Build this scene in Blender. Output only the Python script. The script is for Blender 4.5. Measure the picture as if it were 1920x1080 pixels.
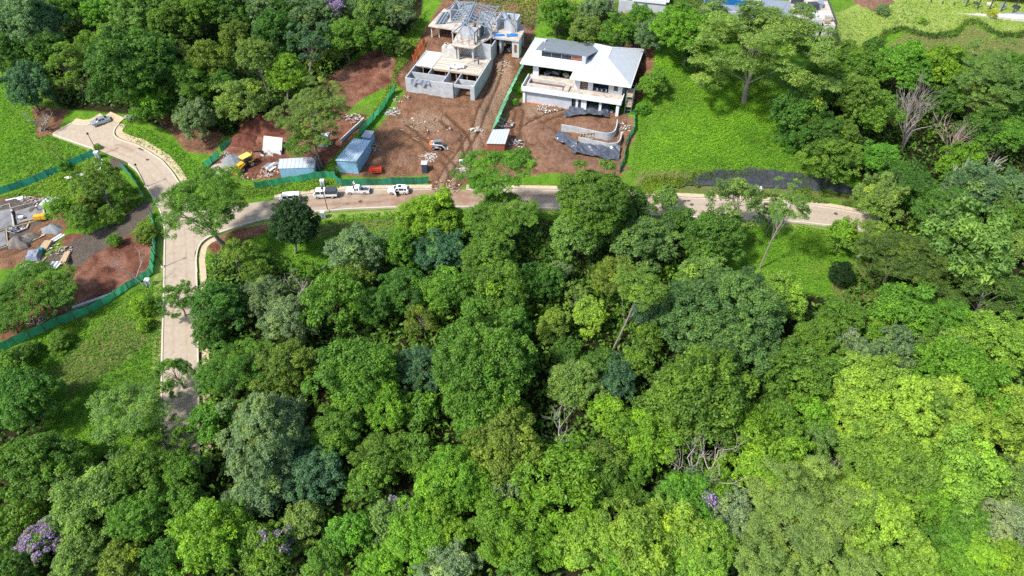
import bpy, bmesh, math, random
import numpy as np
from mathutils import Vector, Matrix

sc = bpy.context.scene
for o in list(bpy.data.objects):
    bpy.data.objects.remove(o)
COL = sc.collection

# ------------------------------------------------------------ camera, sky, sun, exposure
CAM_H, CAM_PITCH, LENS = 90.0, 45.0, 24.0          # drone height (m), degrees below the horizon, mm on a 36 mm sensor
cam_d = bpy.data.cameras.new('camera'); cam = bpy.data.objects.new('camera', cam_d); COL.objects.link(cam)
cam.location = (0, 0, CAM_H); cam.rotation_euler = (math.radians(90 - CAM_PITCH), 0, 0)
cam_d.lens = LENS; cam_d.sensor_width = 36.0; cam_d.clip_start = 1.0; cam_d.clip_end = 6000.0
sc.camera = cam

SUN_FROM = (-0.85, -0.53); SUN_ELEV = 52.0
wd = bpy.data.worlds.new('World'); sc.world = wd; wd.use_nodes = True
wn = wd.node_tree; bg = wn.nodes['Background']
sky = wn.nodes.new('ShaderNodeTexSky'); sky.sky_type = 'NISHITA'; sky.sun_disc = False
sky.sun_elevation = math.radians(SUN_ELEV)
sky.sun_rotation = math.atan2(SUN_FROM[0], SUN_FROM[1])
sky.dust_density = 2.0; sky.air_density = 1.0; sky.ozone_density = 1.0
wn.links.new(sky.outputs[0], bg.inputs[0]); bg.inputs[1].default_value = 0.15
sun_d = bpy.data.lights.new('sun', 'SUN'); sun = bpy.data.objects.new('sun', sun_d); COL.objects.link(sun)
sun_d.energy = 4.0; sun_d.angle = math.radians(5.0); sun_d.color = (1.0, 0.955, 0.88)
_l = math.hypot(*SUN_FROM); _e = math.radians(SUN_ELEV)
_s = Vector((SUN_FROM[0]/_l*math.cos(_e), SUN_FROM[1]/_l*math.cos(_e), math.sin(_e)))
sun.rotation_euler = _s.to_track_quat('Z', 'Y').to_euler()
sc.view_settings.view_transform = 'Standard'; sc.view_settings.look = 'None'
sc.view_settings.exposure = 0.58; sc.view_settings.gamma = 1.0
sc.render.engine = 'CYCLES'
sc.cycles.max_bounces = 8; sc.cycles.diffuse_bounces = 4; sc.cycles.transmission_bounces = 5
sc.cycles.caustics_reflective = False; sc.cycles.caustics_refractive = False
sc.cycles.use_denoising = False

# ------------------------------------------------------------ noise and lie of the land
rs = np.random.RandomState(7)
_tab = rs.rand(256, 256)
def vnoise(x, y):
    x = np.asarray(x, float); y = np.asarray(y, float)
    xi = np.floor(x).astype(int); yi = np.floor(y).astype(int); fx = x-xi; fy = y-yi
    fx = fx*fx*(3-2*fx); fy = fy*fy*(3-2*fy)
    a = _tab[xi & 255, yi & 255]; b = _tab[(xi+1) & 255, yi & 255]
    c = _tab[xi & 255, (yi+1) & 255]; d = _tab[(xi+1) & 255, (yi+1) & 255]
    return (a*(1-fx)+b*fx)*(1-fy)+(c*(1-fx)+d*fx)*fy
def fbm(x, y, s, n=4):
    v = 0; a = 0.5; t = 0
    for k in range(n):
        v = v+a*vnoise(x/s+17.3*k, y/s+9.1*k); t += a; a *= .5; s *= .5
    return v/t-.5
def sstep(a, b, v):
    t = np.clip((v-a)/(b-a), 0, 1); return t*t*(3-2*t)

H1_O, H1_A, H1_Z = (-25.8, 152.0), math.radians(-15.2), 6.0      # concrete shell house: front-left base corner, bearing, floor level
H2_O, H2_A, H2_Z = (2.6, 149.35), math.radians(-16.4), 4.5       # white-roofed house
def loc2(o, a, x, y):
    return (o[0]+x*math.cos(a)-y*math.sin(a), o[1]+x*math.sin(a)+y*math.cos(a))
# level pads: centre, bearing, half width, half depth, height, blend
PADS = [(loc2(H1_O, H1_A, 8.8, 4.5), H1_A, 10.0, 7.5, H1_Z, 5.0),
        (loc2(H2_O, H2_A, 11.5, 7.5), H2_A, 12.6, 9.5, H2_Z, 3.5),
        ((-98.0, 108.0), 0.1, 17, 9, 0.0, 4.0)]
def h0(x, y):
    x = np.asarray(x, float); y = np.asarray(y, float)
    n = np.clip(y-122, 0, 68)*.2 + np.clip(y-190, 0, 160)*.08
    s = -np.clip(108-y, 0, 140)*.10
    z = n+s
    # bank above the footpath on the right, carried by the black sheet
    bx = sstep(24, 40, x)*(1-sstep(74, 92, x))
    yb = 121.6-0.00095*np.clip(x-28, 0, 80)**2*1.6
    z = z+3.2*bx*sstep(yb, yb+2.6, y)
    # ravine on the right
    z = z-7.0*np.exp(-(((x-104)/20)**2+((y-132)/13)**2))
    for (c, a, hw, hd, pz, bl) in PADS:
        dx = (x-c[0])*math.cos(a)+(y-c[1])*math.sin(a); dy = -(x-c[0])*math.sin(a)+(y-c[1])*math.cos(a)
        d = np.hypot(np.maximum(np.abs(dx)-hw, 0), np.maximum(np.abs(dy)-hd, 0))
        w = 1-sstep(0, bl, d); z = z*(1-w)+pz*w
    return z
def hz(x, y): return float(h0(x, y))

# picture coordinates of the survey (1920 x 1080) to points on the land
FPX = 1920*LENS/36.0; _cp = math.cos(math.radians(CAM_PITCH)); _sp = math.sin(math.radians(CAM_PITCH))
def ray(px, py):
    u = (px-960)/FPX; v = (540-py)/FPX
    return u, _cp+v*_sp, -_sp+v*_cp
def G(px, py, up=0.0):
    d = ray(px, py)
    t = np.arange(40.0, 420.0, 1.0)
    f = CAM_H+d[2]*t-h0(d[0]*t, d[1]*t)-up
    i = int(np.argmax(f < 0)) if (f < 0).any() else len(t)-1
    a, b = t[max(i-1, 0)], t[i]
    tt = np.linspace(a, b, 41); f = CAM_H+d[2]*tt-h0(d[0]*tt, d[1]*tt)-up
    j = int(np.argmax(f < 0)) if (f < 0).any() else 40
    T = tt[j]
    return Vector((d[0]*T, d[1]*T, CAM_H+d[2]*T-up))
def at(px, py, z):
    d = ray(px, py); t = (z-CAM_H)/d[2]
    return Vector((d[0]*t, d[1]*t, z))
def pxm(p):                      # picture pixels per metre at a point
    return FPX/(p.y*_cp+(CAM_H-p.z)*_sp)
def proj(p):
    dz = CAM_H-p[2]; dep = p[1]*_cp+dz*_sp; v = p[1]*_sp-dz*_cp
    return 960+FPX*p[0]/dep, 540-FPX*v/dep

# ------------------------------------------------------------ materials
MATS = {}
def mat(name, col, rough=.8, metal=0.0, var=.18, scale=3.0, bump=0.0, bscale=20.0, col2=None, spec=.3):
    if name in MATS: return MATS[name]
    m = bpy.data.materials.new(name); m.use_nodes = True; nt = m.node_tree; N = nt.nodes; L = nt.links
    p = N['Principled BSDF']; p.inputs['Roughness'].default_value = rough; p.inputs['Metallic'].default_value = metal
    p.inputs['Specular IOR Level'].default_value = spec
    tc = N.new('ShaderNodeTexCoord')
    no = N.new('ShaderNodeTexNoise'); no.inputs['Scale'].default_value = scale; no.inputs['Detail'].default_value = 6
    no.inputs['Roughness'].default_value = .65
    L.new(tc.outputs['Object'], no.inputs['Vector'])
    mx = N.new('ShaderNodeMix'); mx.data_type = 'RGBA'
    c2 = col2 or tuple(min(1, c*(1+var)) for c in col)
    mx.inputs['A'].default_value = (*[c*(1-var) for c in col], 1); mx.inputs['B'].default_value = (*c2, 1)
    mr = N.new('ShaderNodeMapRange'); mr.inputs['From Min'].default_value = .3; mr.inputs['From Max'].default_value = .7
    L.new(no.outputs['Fac'], mr.inputs['Value']); L.new(mr.outputs[0], mx.inputs['Factor'])
    L.new(mx.outputs['Result'], p.inputs['Base Color'])
    if bump:
        nb = N.new('ShaderNodeTexNoise'); nb.inputs['Scale'].default_value = bscale; nb.inputs['Detail'].default_value = 5
        L.new(tc.outputs['Object'], nb.inputs['Vector'])
        b = N.new('ShaderNodeBump'); b.inputs['Strength'].default_value = bump; b.inputs['Distance'].default_value = .1
        L.new(nb.outputs['Fac'], b.inputs['Height']); L.new(b.outputs[0], p.inputs['Normal'])
    MATS[name] = m; return m

def leaf_mat(name, transl=.38):
    m = bpy.data.materials.new(name); m.use_nodes = True; nt = m.node_tree; N = nt.nodes; L = nt.links
    N.clear()
    out = N.new('ShaderNodeOutputMaterial'); oi = N.new('ShaderNodeObjectInfo'); at_ = N.new('ShaderNodeAttribute'); at_.attribute_name = 'tone'
    # tone 0..1: old dark leaf to young yellowish leaf
    hs = N.new('ShaderNodeMix'); hs.data_type = 'RGBA'; hs.blend_type = 'MULTIPLY'; hs.inputs['Factor'].default_value = 1
    rp = N.new('ShaderNodeValToRGB'); e = rp.color_ramp.elements
    e[0].position = 0; e[0].color = (.42, .50, .60, 1); e[1].position = 1; e[1].color = (1.62, 1.46, .92, 1)
    e2 = rp.color_ramp.elements.new(.5); e2.color = (1, 1, 1, 1)
    L.new(at_.outputs['Fac'], rp.inputs[0]); L.new(oi.outputs['Color'], hs.inputs['A']); L.new(rp.outputs[0], hs.inputs['B'])
    pr = N.new('ShaderNodeBsdfPrincipled'); pr.inputs['Roughness'].default_value = .5; pr.inputs['Specular IOR Level'].default_value = .28
    tr = N.new('ShaderNodeBsdfTranslucent'); br = N.new('ShaderNodeMix'); br.data_type = 'RGBA'; br.blend_type = 'MULTIPLY'
    br.inputs['Factor'].default_value = 1; br.inputs['B'].default_value = (1.25, 1.3, .6, 1)
    L.new(hs.outputs['Result'], br.inputs['A']); L.new(hs.outputs['Result'], pr.inputs['Base Color']); L.new(br.outputs['Result'], tr.inputs['Color'])
    ms = N.new('ShaderNodeMixShader'); ms.inputs[0].default_value = transl
    L.new(pr.outputs[0], ms.inputs[1]); L.new(tr.outputs[0], ms.inputs[2]); L.new(ms.outputs[0], out.inputs[0])
    MATS[name] = m; return m
LEAF = leaf_mat('leaf')
GRASSLEAF = leaf_mat('grass_blade', .22)

# ------------------------------------------------------------ mesh helpers
class MB:
    def __init__(self): self.v = []; self.f = []
    def add(self, vs, fs):
        n = len(self.v); self.v += [tuple(p) for p in vs]; self.f += [tuple(i+n for i in q) for q in fs]; return self
    def box(self, c, s, rz=0.0, rx=0.0, ry=0.0):
        hx, hy, hz_ = s[0]/2, s[1]/2, s[2]/2
        M = Matrix.Translation(c) @ Matrix.Rotation(rz, 4, 'Z') @ Matrix.Rotation(ry, 4, 'Y') @ Matrix.Rotation(rx, 4, 'X')
        vs = [M @ Vector((x*hx, y*hy, z*hz_)) for z in (-1, 1) for y in (-1, 1) for x in (-1, 1)]
        return self.add(vs, [(0, 2, 3, 1), (4, 5, 7, 6), (0, 1, 5, 4), (2, 6, 7, 3), (0, 4, 6, 2), (1, 3, 7, 5)])
    def lohi(self, x0, x1, y0, y1, z0, z1): return self.box(((x0+x1)/2, (y0+y1)/2, (z0+z1)/2), (x1-x0, y1-y0, z1-z0))
    def tube(self, pts, rad, n=6, cap=True):
        pts = [Vector(p) for p in pts]; k = len(pts)
        if not hasattr(rad, '__len__'): rad = [rad]*k
        base = len(self.v); ref = None
        for i, p in enumerate(pts):
            d = (pts[min(i+1, k-1)]-pts[max(i-1, 0)]).normalized()
            if ref is None: ref = Vector((1, 0, 0)) if abs(d.x) < .8 else Vector((0, 1, 0))
            u = d.cross(ref).normalized(); w = d.cross(u); ref = -u.cross(d) if False else ref
            for j in range(n):
                a = 2*math.pi*j/n; self.v.append(tuple(p+(u*math.cos(a)+w*math.sin(a))*rad[i]))
        for i in range(k-1):
            for j in range(n):
                a = base+i*n+j; b = base+i*n+(j+1) % n; self.f.append((a, b, b+n, a+n))
        if cap:
            self.f.append(tuple(base+j for j in reversed(range(n)))); self.f.append(tuple(base+(k-1)*n+j for j in range(n)))
        return self
    def bar(self, a, b, w, h=None):
        a = Vector(a); b = Vector(b); d = b-a; h = h or w
        q = d.to_track_quat('X', 'Z').to_matrix().to_4x4(); M = Matrix.Translation((a+b)/2) @ q
        vs = [M @ Vector((x*d.length/2, y*w/2, z*h/2)) for z in (-1, 1) for y in (-1, 1) for x in (-1, 1)]
        return self.add(vs, [(0, 2, 3, 1), (4, 5, 7, 6), (0, 1, 5, 4), (2, 6, 7, 3), (0, 4, 6, 2), (1, 3, 7, 5)])
    def prism(self, poly, z0, z1):
        n = len(poly); zf = (lambda i, z: z[i]) if False else None
        lo = [(p[0], p[1], z0[i] if hasattr(z0, '__len__') else z0) for i, p in enumerate(poly)]
        hi = [(p[0], p[1], z1[i] if hasattr(z1, '__len__') else z1) for i, p in enumerate(poly)]
        return self.add(lo+hi, [tuple(reversed(range(n))), tuple(range(n, 2*n))]+[(i, (i+1) % n, n+(i+1) % n, n+i) for i in range(n)])
    def slab(self, poly3, t):           # polygon in space given thickness t downwards
        n = len(poly3); hi = [tuple(p) for p in poly3]; lo = [(p[0], p[1], p[2]-t) for p in poly3]
        return self.add(lo+hi, [tuple(reversed(range(n))), tuple(range(n, 2*n))]+[(i, (i+1) % n, n+(i+1) % n, n+i) for i in range(n)])
    def mesh(self, name):
        me = bpy.data.meshes.new(name); me.from_pydata(self.v, [], self.f); me.update(); return me
    def build(self, name, m, parent=None, loc=None, rz=None, smooth=False):
        me = self.mesh(name); me.materials.append(m)
        if smooth: me.shade_smooth()
        o = bpy.data.objects.new(name, me); COL.objects.link(o); o.parent = parent
        if loc is not None: o.location = loc
        if rz is not None: o.rotation_euler.z = rz
        return o
def tag(o, label=None, cat=None, group=None, kind=None):
    if label: o['label'] = label
    if cat: o['category'] = cat
    if group: o['group'] = group
    if kind: o['kind'] = kind
    return o
def thing(name, loc, rz, label, cat, group=None):
    o = bpy.data.objects.new(name, None); o.empty_display_size = .3; COL.objects.link(o)
    o.location = loc; o.rotation_euler.z = rz
    return tag(o, label, cat, group)
def part(mb, name, m, parent, **k): return mb.build(name, m, parent, **k)
def copy_tree(o, parent=None):
    c = o.copy(); COL.objects.link(c); c.parent = parent
    for ch in list(o.children): copy_tree(ch, c)
    return c
def grid_mesh(name, V, F, tone=None, m=None):
    me = bpy.data.meshes.new(name); nv, nf = len(V), len(F); k = F.shape[1]
    me.vertices.add(nv); me.vertices.foreach_set('co', V.astype(np.float32).ravel())
    me.loops.add(nf*k); me.loops.foreach_set('vertex_index', F.astype(np.int32).ravel())
    me.polygons.add(nf); me.polygons.foreach_set('loop_start', np.arange(0, nf*k, k, dtype=np.int32))
    me.update(calc_edges=True)
    if tone is not None:
        a = me.attributes.new('tone', 'FLOAT', 'FACE'); a.data.foreach_set('value', tone.astype(np.float32))
    if m: me.materials.append(m)
    return me
def obj(name, me, parent=None):
    o = bpy.data.objects.new(name, me); COL.objects.link(o); o.parent = parent; return o
def in_poly(x, y, P):
    P = np.asarray([(p[0], p[1]) for p in P]); ins = np.zeros(np.shape(x), bool); j = len(P)-1
    for i in range(len(P)):
        xi, yi = P[i]; xj, yj = P[j]
        c = ((yi > y) != (yj > y)) & (x < (xj-xi)*(y-yi)/((yj-yi)+1e-12)+xi)
        ins ^= c; j = i
    return ins
def seg_dist(x, y, P, closed=True):
    P = [(p[0], p[1]) for p in P]; D = np.full(np.shape(x), 1e9)
    for i in range(len(P) if closed else len(P)-1):
        ax, ay = P[i]; bx, by = P[(i+1) % len(P)]; dx, dy = bx-ax, by-ay; L2 = dx*dx+dy*dy+1e-9
        t = np.clip(((x-ax)*dx+(y-ay)*dy)/L2, 0, 1); D = np.minimum(D, np.hypot(x-ax-t*dx, y-ay-t*dy))
    return D
def sd(x, y, P):                  # signed distance, positive inside
    d = seg_dist(x, y, P); return np.where(in_poly(x, y, P), d, -d)
# ------------------------------------------------------------ ground
def poly(pts): return [G(*p) for p in pts]
ROAD_A_L = [(302, 890), (303, 850), (305, 760), (305, 690), (307, 610), (309, 540), (310, 470), (311, 430), (304, 400), (294, 380), (275, 347), (258, 319), (239, 304), (215, 295), (194, 286), (178, 279)]
ROAD_A_R = [(373, 890), (372, 850), (371, 760), (370, 690), (369, 610), (368, 540), (366, 490), (363, 440), (357, 405), (350, 380), (337, 347), (322, 324), (303, 302), (278, 286), (256, 273), (235, 267)]
ROAD_B_T = [(330, 402), (400, 392), (464, 382), (535, 372), (592, 365), (633, 359.5), (693, 357.5), (803, 356), (862, 356), (1027, 358), (1130, 362), (1201, 369), (1319, 374), (1420, 378), (1505, 384), (1560, 392), (1608, 401), (1650, 410)]
ROAD_B_B = [(362, 485), (372, 455), (389, 444), (428, 430), (490, 411), (545, 402), (594, 396), (660, 391), (738, 388), (850, 387), (1003, 389), (1060, 391), (1150, 397), (1230, 403), (1330, 408), (1430, 411), (1502, 416), (1563, 423), (1640, 435)]
CULDESAC = [(178, 279), (140, 266), (100, 252), (116, 243), (134, 232), (150, 236), (168, 234.5), (180, 230), (189, 224), (196, 219.5), (210, 226), (223, 232), (215, 241), (212, 249), (214, 256), (222, 262), (235, 267)]
def resample(pts, n):
    P = [Vector((p[0], p[1])) for p in pts]; d = [0]
    for a, b in zip(P, P[1:]): d.append(d[-1]+(b-a).length)
    out = []
    for k in range(n):
        s = d[-1]*k/(n-1); i = max(j for j in range(len(d)) if d[j] <= s+1e-9); i = min(i, len(P)-2)
        t = (s-d[i])/max(d[i+1]-d[i], 1e-9); out.append(P[i].lerp(P[i+1], t))
    for _ in range(2):
        out = [out[0]]+[(out[i-1]+out[i]*2+out[i+1])/4 for i in range(1, n-1)]+[out[-1]]
    return out
def offset(line, d):
    out = []
    for i, p in enumerate(line):
        t = (line[min(i+1, len(line)-1)]-line[max(i-1, 0)]).normalized(); out.append(p+Vector((-t.y, t.x))*d)
    return out
wA_L = resample(poly(ROAD_A_L), 90); wA_R = resample(poly(ROAD_A_R), 90)
wB_T = resample(poly(ROAD_B_T), 120); wB_B = resample(poly(ROAD_B_B), 120)
wC = [Vector((p.x, p.y)) for p in poly(CULDESAC)]
ROADS = [wA_L+wA_R[::-1], wB_T+wB_B[::-1], wC]

def wp(pts): return [(p.x, p.y) for p in poly(pts)]
ZONES = {
 'soil': [wp([(742, 200), (762, 172), (735, 150), (795, 60), (830, 0), (1005, 0), (1003, 60), (990, 95), (1000, 120), (960, 170), (985, 190), (1040, 188), (1165, 212), (1188, 225), (1190, 262), (1172, 285), (1166, 330), (1110, 330), (1040, 325), (990, 330), (900, 335), (862, 352), (860, 366), (800, 366), (806, 330), (720, 332), (640, 330), (700, 250)]),
          wp([(1165, 70), (1225, 80), (1228, 120), (1200, 190), (1182, 200)]),
          wp([(0, 372), (70, 366), (110, 380), (130, 430), (90, 470), (50, 500), (0, 505)]),
          wp([(60, 200), (130, 205), (110, 245), (70, 262)]),
          wp([(270, 195), (360, 235), (420, 250), (400, 290), (350, 285), (330, 260)])],
 'red': [wp([(430, 260), (500, 215), (560, 190), (640, 130), (700, 90), (745, 110), (735, 160), (670, 190), (650, 215), (690, 215), (680, 240), (620, 300), (600, 325), (480, 340), (420, 325), (390, 310), (418, 290)]),
         wp([(118, 470), (160, 455), (200, 455), (262, 430), (285, 450), (290, 500), (275, 525), (215, 560), (140, 588), (60, 630), (0, 640), (0, 570), (60, 520), (120, 520)]),
         wp([(112, 452), (130, 440), (165, 440), (150, 458), (120, 462)]),
         wp([(385, 455), (440, 430), (500, 420), (505, 432), (470, 450), (430, 465), (400, 480)])],
 'tan': [wp([(1003, 222), (985, 232), (974, 250), (976, 275), (990, 300), (996, 300), (983, 272), (982, 252), (992, 238), (1008, 228)]), wp([(905, 100), (950, 110), (958, 150), (925, 215), (890, 300), (850, 350), (815, 352), (850, 290), (885, 235), (905, 190), (930, 130)]), wp([(985, 192), (1045, 190), (1065, 205), (1020, 218), (985, 222)]), wp([(745, 225), (800, 205), (850, 225), (820, 245), (770, 250)]), wp([(1090, 318), (1160, 312), (1160, 326), (1090, 328)])],
 'gravel': [wp([(290, 380), (275, 375), (240, 400), (180, 432), (120, 462), (90, 478), (80, 505), (150, 500), (200, 462), (250, 432), (285, 405)]),
            wp([(-60, 385), (30, 376), (88, 372), (95, 410), (60, 428), (20, 465), (-60, 475)]),
            wp([(206, 290), (235, 302), (232, 318), (208, 312)])],
 'lawn': [wp([(1560, 100), (1565, 25), (1640, -10), (1960, -20), (1960, 60), (1870, 62), (1820, 35), (1790, 55), (1745, 62), (1690, 48), (1655, 55), (1645, 85), (1600, 100)]),
          wp([(296, 400), (306, 430), (304, 560), (300, 850), (284, 850), (286, 600), (290, 470)]),
          wp([(390, 455), (428, 435), (490, 416), (594, 400), (740, 392), (860, 392), (860, 398), (740, 402), (600, 412), (500, 428), (430, 448), (395, 475)]),
          wp([(1000, 393), (1230, 408), (1502, 420), (1563, 427), (1563, 434), (1500, 428), (1230, 415), (1000, 400)]),
          wp([(120, 262), (178, 282), (185, 292), (110, 258)])],
 'dry': [wp([(1195, 320), (1300, 325), (1360, 322), (1500, 330), (1600, 360), (1600, 378), (1500, 368), (1190, 356)]),
         wp([(1660, 90), (1700, 62), (1790, 70), (1820, 45), (1870, 70), (1960, 70), (1960, 110), (1740, 105)]),
         wp([(560, 420), (740, 410), (740, 425), (640, 440), (580, 450)]),
         wp([(1560, 500), (1640, 490), (1660, 560), (1560, 570)]),
         wp([(90, 700), (200, 600), (290, 590), (280, 640), (200, 700), (130, 740)]),
         wp([(920, 0), (1010, 0), (1010, 50), (960, 40)])],
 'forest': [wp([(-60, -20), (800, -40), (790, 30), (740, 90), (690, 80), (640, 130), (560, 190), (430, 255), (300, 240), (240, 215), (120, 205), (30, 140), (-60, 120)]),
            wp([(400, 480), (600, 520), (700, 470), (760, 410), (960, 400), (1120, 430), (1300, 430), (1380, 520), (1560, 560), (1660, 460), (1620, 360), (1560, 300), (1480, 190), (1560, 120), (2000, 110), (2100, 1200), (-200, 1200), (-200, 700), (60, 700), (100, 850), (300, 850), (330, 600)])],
}
xs = np.concatenate([-np.geomspace(2500, 150, 16), np.linspace(-145, -128, 12), np.arange(-126, -50, .7), np.arange(-50, 28, .4), np.arange(28, 126.1, .7), np.linspace(128, 145, 12), np.geomspace(150, 2500, 16)])
ys = np.concatenate([-np.geomspace(2500, 5, 14), np.arange(0, 60, 3.0), np.arange(60, 92, 1.0), np.arange(92, 118, .6), np.arange(118, 158, .45), np.arange(158, 182, .6), np.arange(182, 222, 1.2), np.arange(222, 300, 4.0), np.geomspace(305, 4000, 16)])
GX, GY = np.meshgrid(xs, ys); GZ = h0(GX, GY)
roadmask = np.full(GX.shape, -1e9)
core = (np.abs(GX) < 130) & (GY > 25) & (GY < 200)
for R in ROADS: roadmask[core] = np.maximum(roadmask[core], sd(GX[core], GY[core], R))
ATT = {}
for zn, polys in ZONES.items():
    m = np.full(GX.shape, -1e9)
    for P in polys: m = np.maximum(m, sd(GX, GY, P))
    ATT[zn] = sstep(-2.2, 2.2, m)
# relief: ruts and heaps in the earth, humps in the grass
away = sstep(.8, 3.5, -roadmask)
padw = np.ones(GX.shape)
for (c, a, hw, hd, pz, bl) in PADS[:2]:
    dx = (GX-c[0])*math.cos(a)+(GY-c[1])*math.sin(a); dy = -(GX-c[0])*math.sin(a)+(GY-c[1])*math.cos(a)
    padw = np.minimum(padw, sstep(-1.0, 1.5, np.hypot(np.maximum(np.abs(dx)-hw, 0), np.maximum(np.abs(dy)-hd, 0))))
dirt = np.clip(ATT['soil']+ATT['red'], 0, 1)
rel = (fbm(GX, GY, 9, 4)*.9+fbm(GX, GY, 2.2, 3)*.35)*(.5+.6*dirt)+dirt*(fbm(GX*1.0+GY*.6, GY*.9-GX*.45, 5, 4)*1.1+fbm((GX+GY*.5)*.35, (GY-GX*.5)*1.6, 1.6, 2)*.5)
rel = rel+fbm(GX+30, GY, 1.4, 3)*.55*dirt*sstep(-.2, .15, fbm(GX, GY, 12, 2))
# wheel ruts running up the yard
rut = np.sin((GX*.96+GY*.28+4*fbm(GX, GY, 15, 2))*2.6)
rel = rel-.22*dirt*np.clip(rut, 0, 1)*sstep(0, .2, fbm(GX+90, GY+5, 14, 2))
RUTS = [[(815, 362), (835, 330), (862, 290), (890, 245), (905, 205), (925, 160), (938, 115)], [(850, 362), (850, 320), (825, 290), (790, 262), (755, 240)], [(840, 355), (880, 300), (870, 250), (830, 220)], [(975, 205), (968, 240), (972, 280), (985, 310)], [(1060, 208), (1015, 222), (985, 240), (978, 265), (985, 295), (1000, 320)], [(560, 200), (620, 160), (690, 110)]]
rutm = np.zeros(GX.shape); yard = (GX > -60) & (GX < 30) & (GY > 110) & (GY < 190)
for q in RUTS:
    ln = resample(poly(q), 30)
    for off in (-.95, .95): rutm[yard] = np.maximum(rutm[yard], np.exp(-(seg_dist(GX[yard], GY[yard], offset(ln, off), False)/.38)**2))
rutm = rutm*dirt*(.6+.8*(fbm(GX, GY, 5, 2)+.5))
ATT['rut'] = np.clip(rutm, 0, 1); rel = rel-.20*rutm
GZ = GZ+rel*away*padw*core
GZ = GZ-.35*sstep(-1.1, -.1, roadmask)
nx, ny = len(xs), len(ys)
I = np.arange(nx*ny).reshape(ny, nx)
F = np.stack([I[:-1, :-1], I[:-1, 1:], I[1:, 1:], I[1:, :-1]], -1).reshape(-1, 4)
me = grid_mesh('ground', np.stack([GX, GY, GZ], -1).reshape(-1, 3), F); me.shade_smooth()
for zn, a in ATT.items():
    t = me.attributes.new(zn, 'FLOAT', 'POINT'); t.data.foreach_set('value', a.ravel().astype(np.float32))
ground = obj('ground', me); tag(ground, kind='structure')

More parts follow.
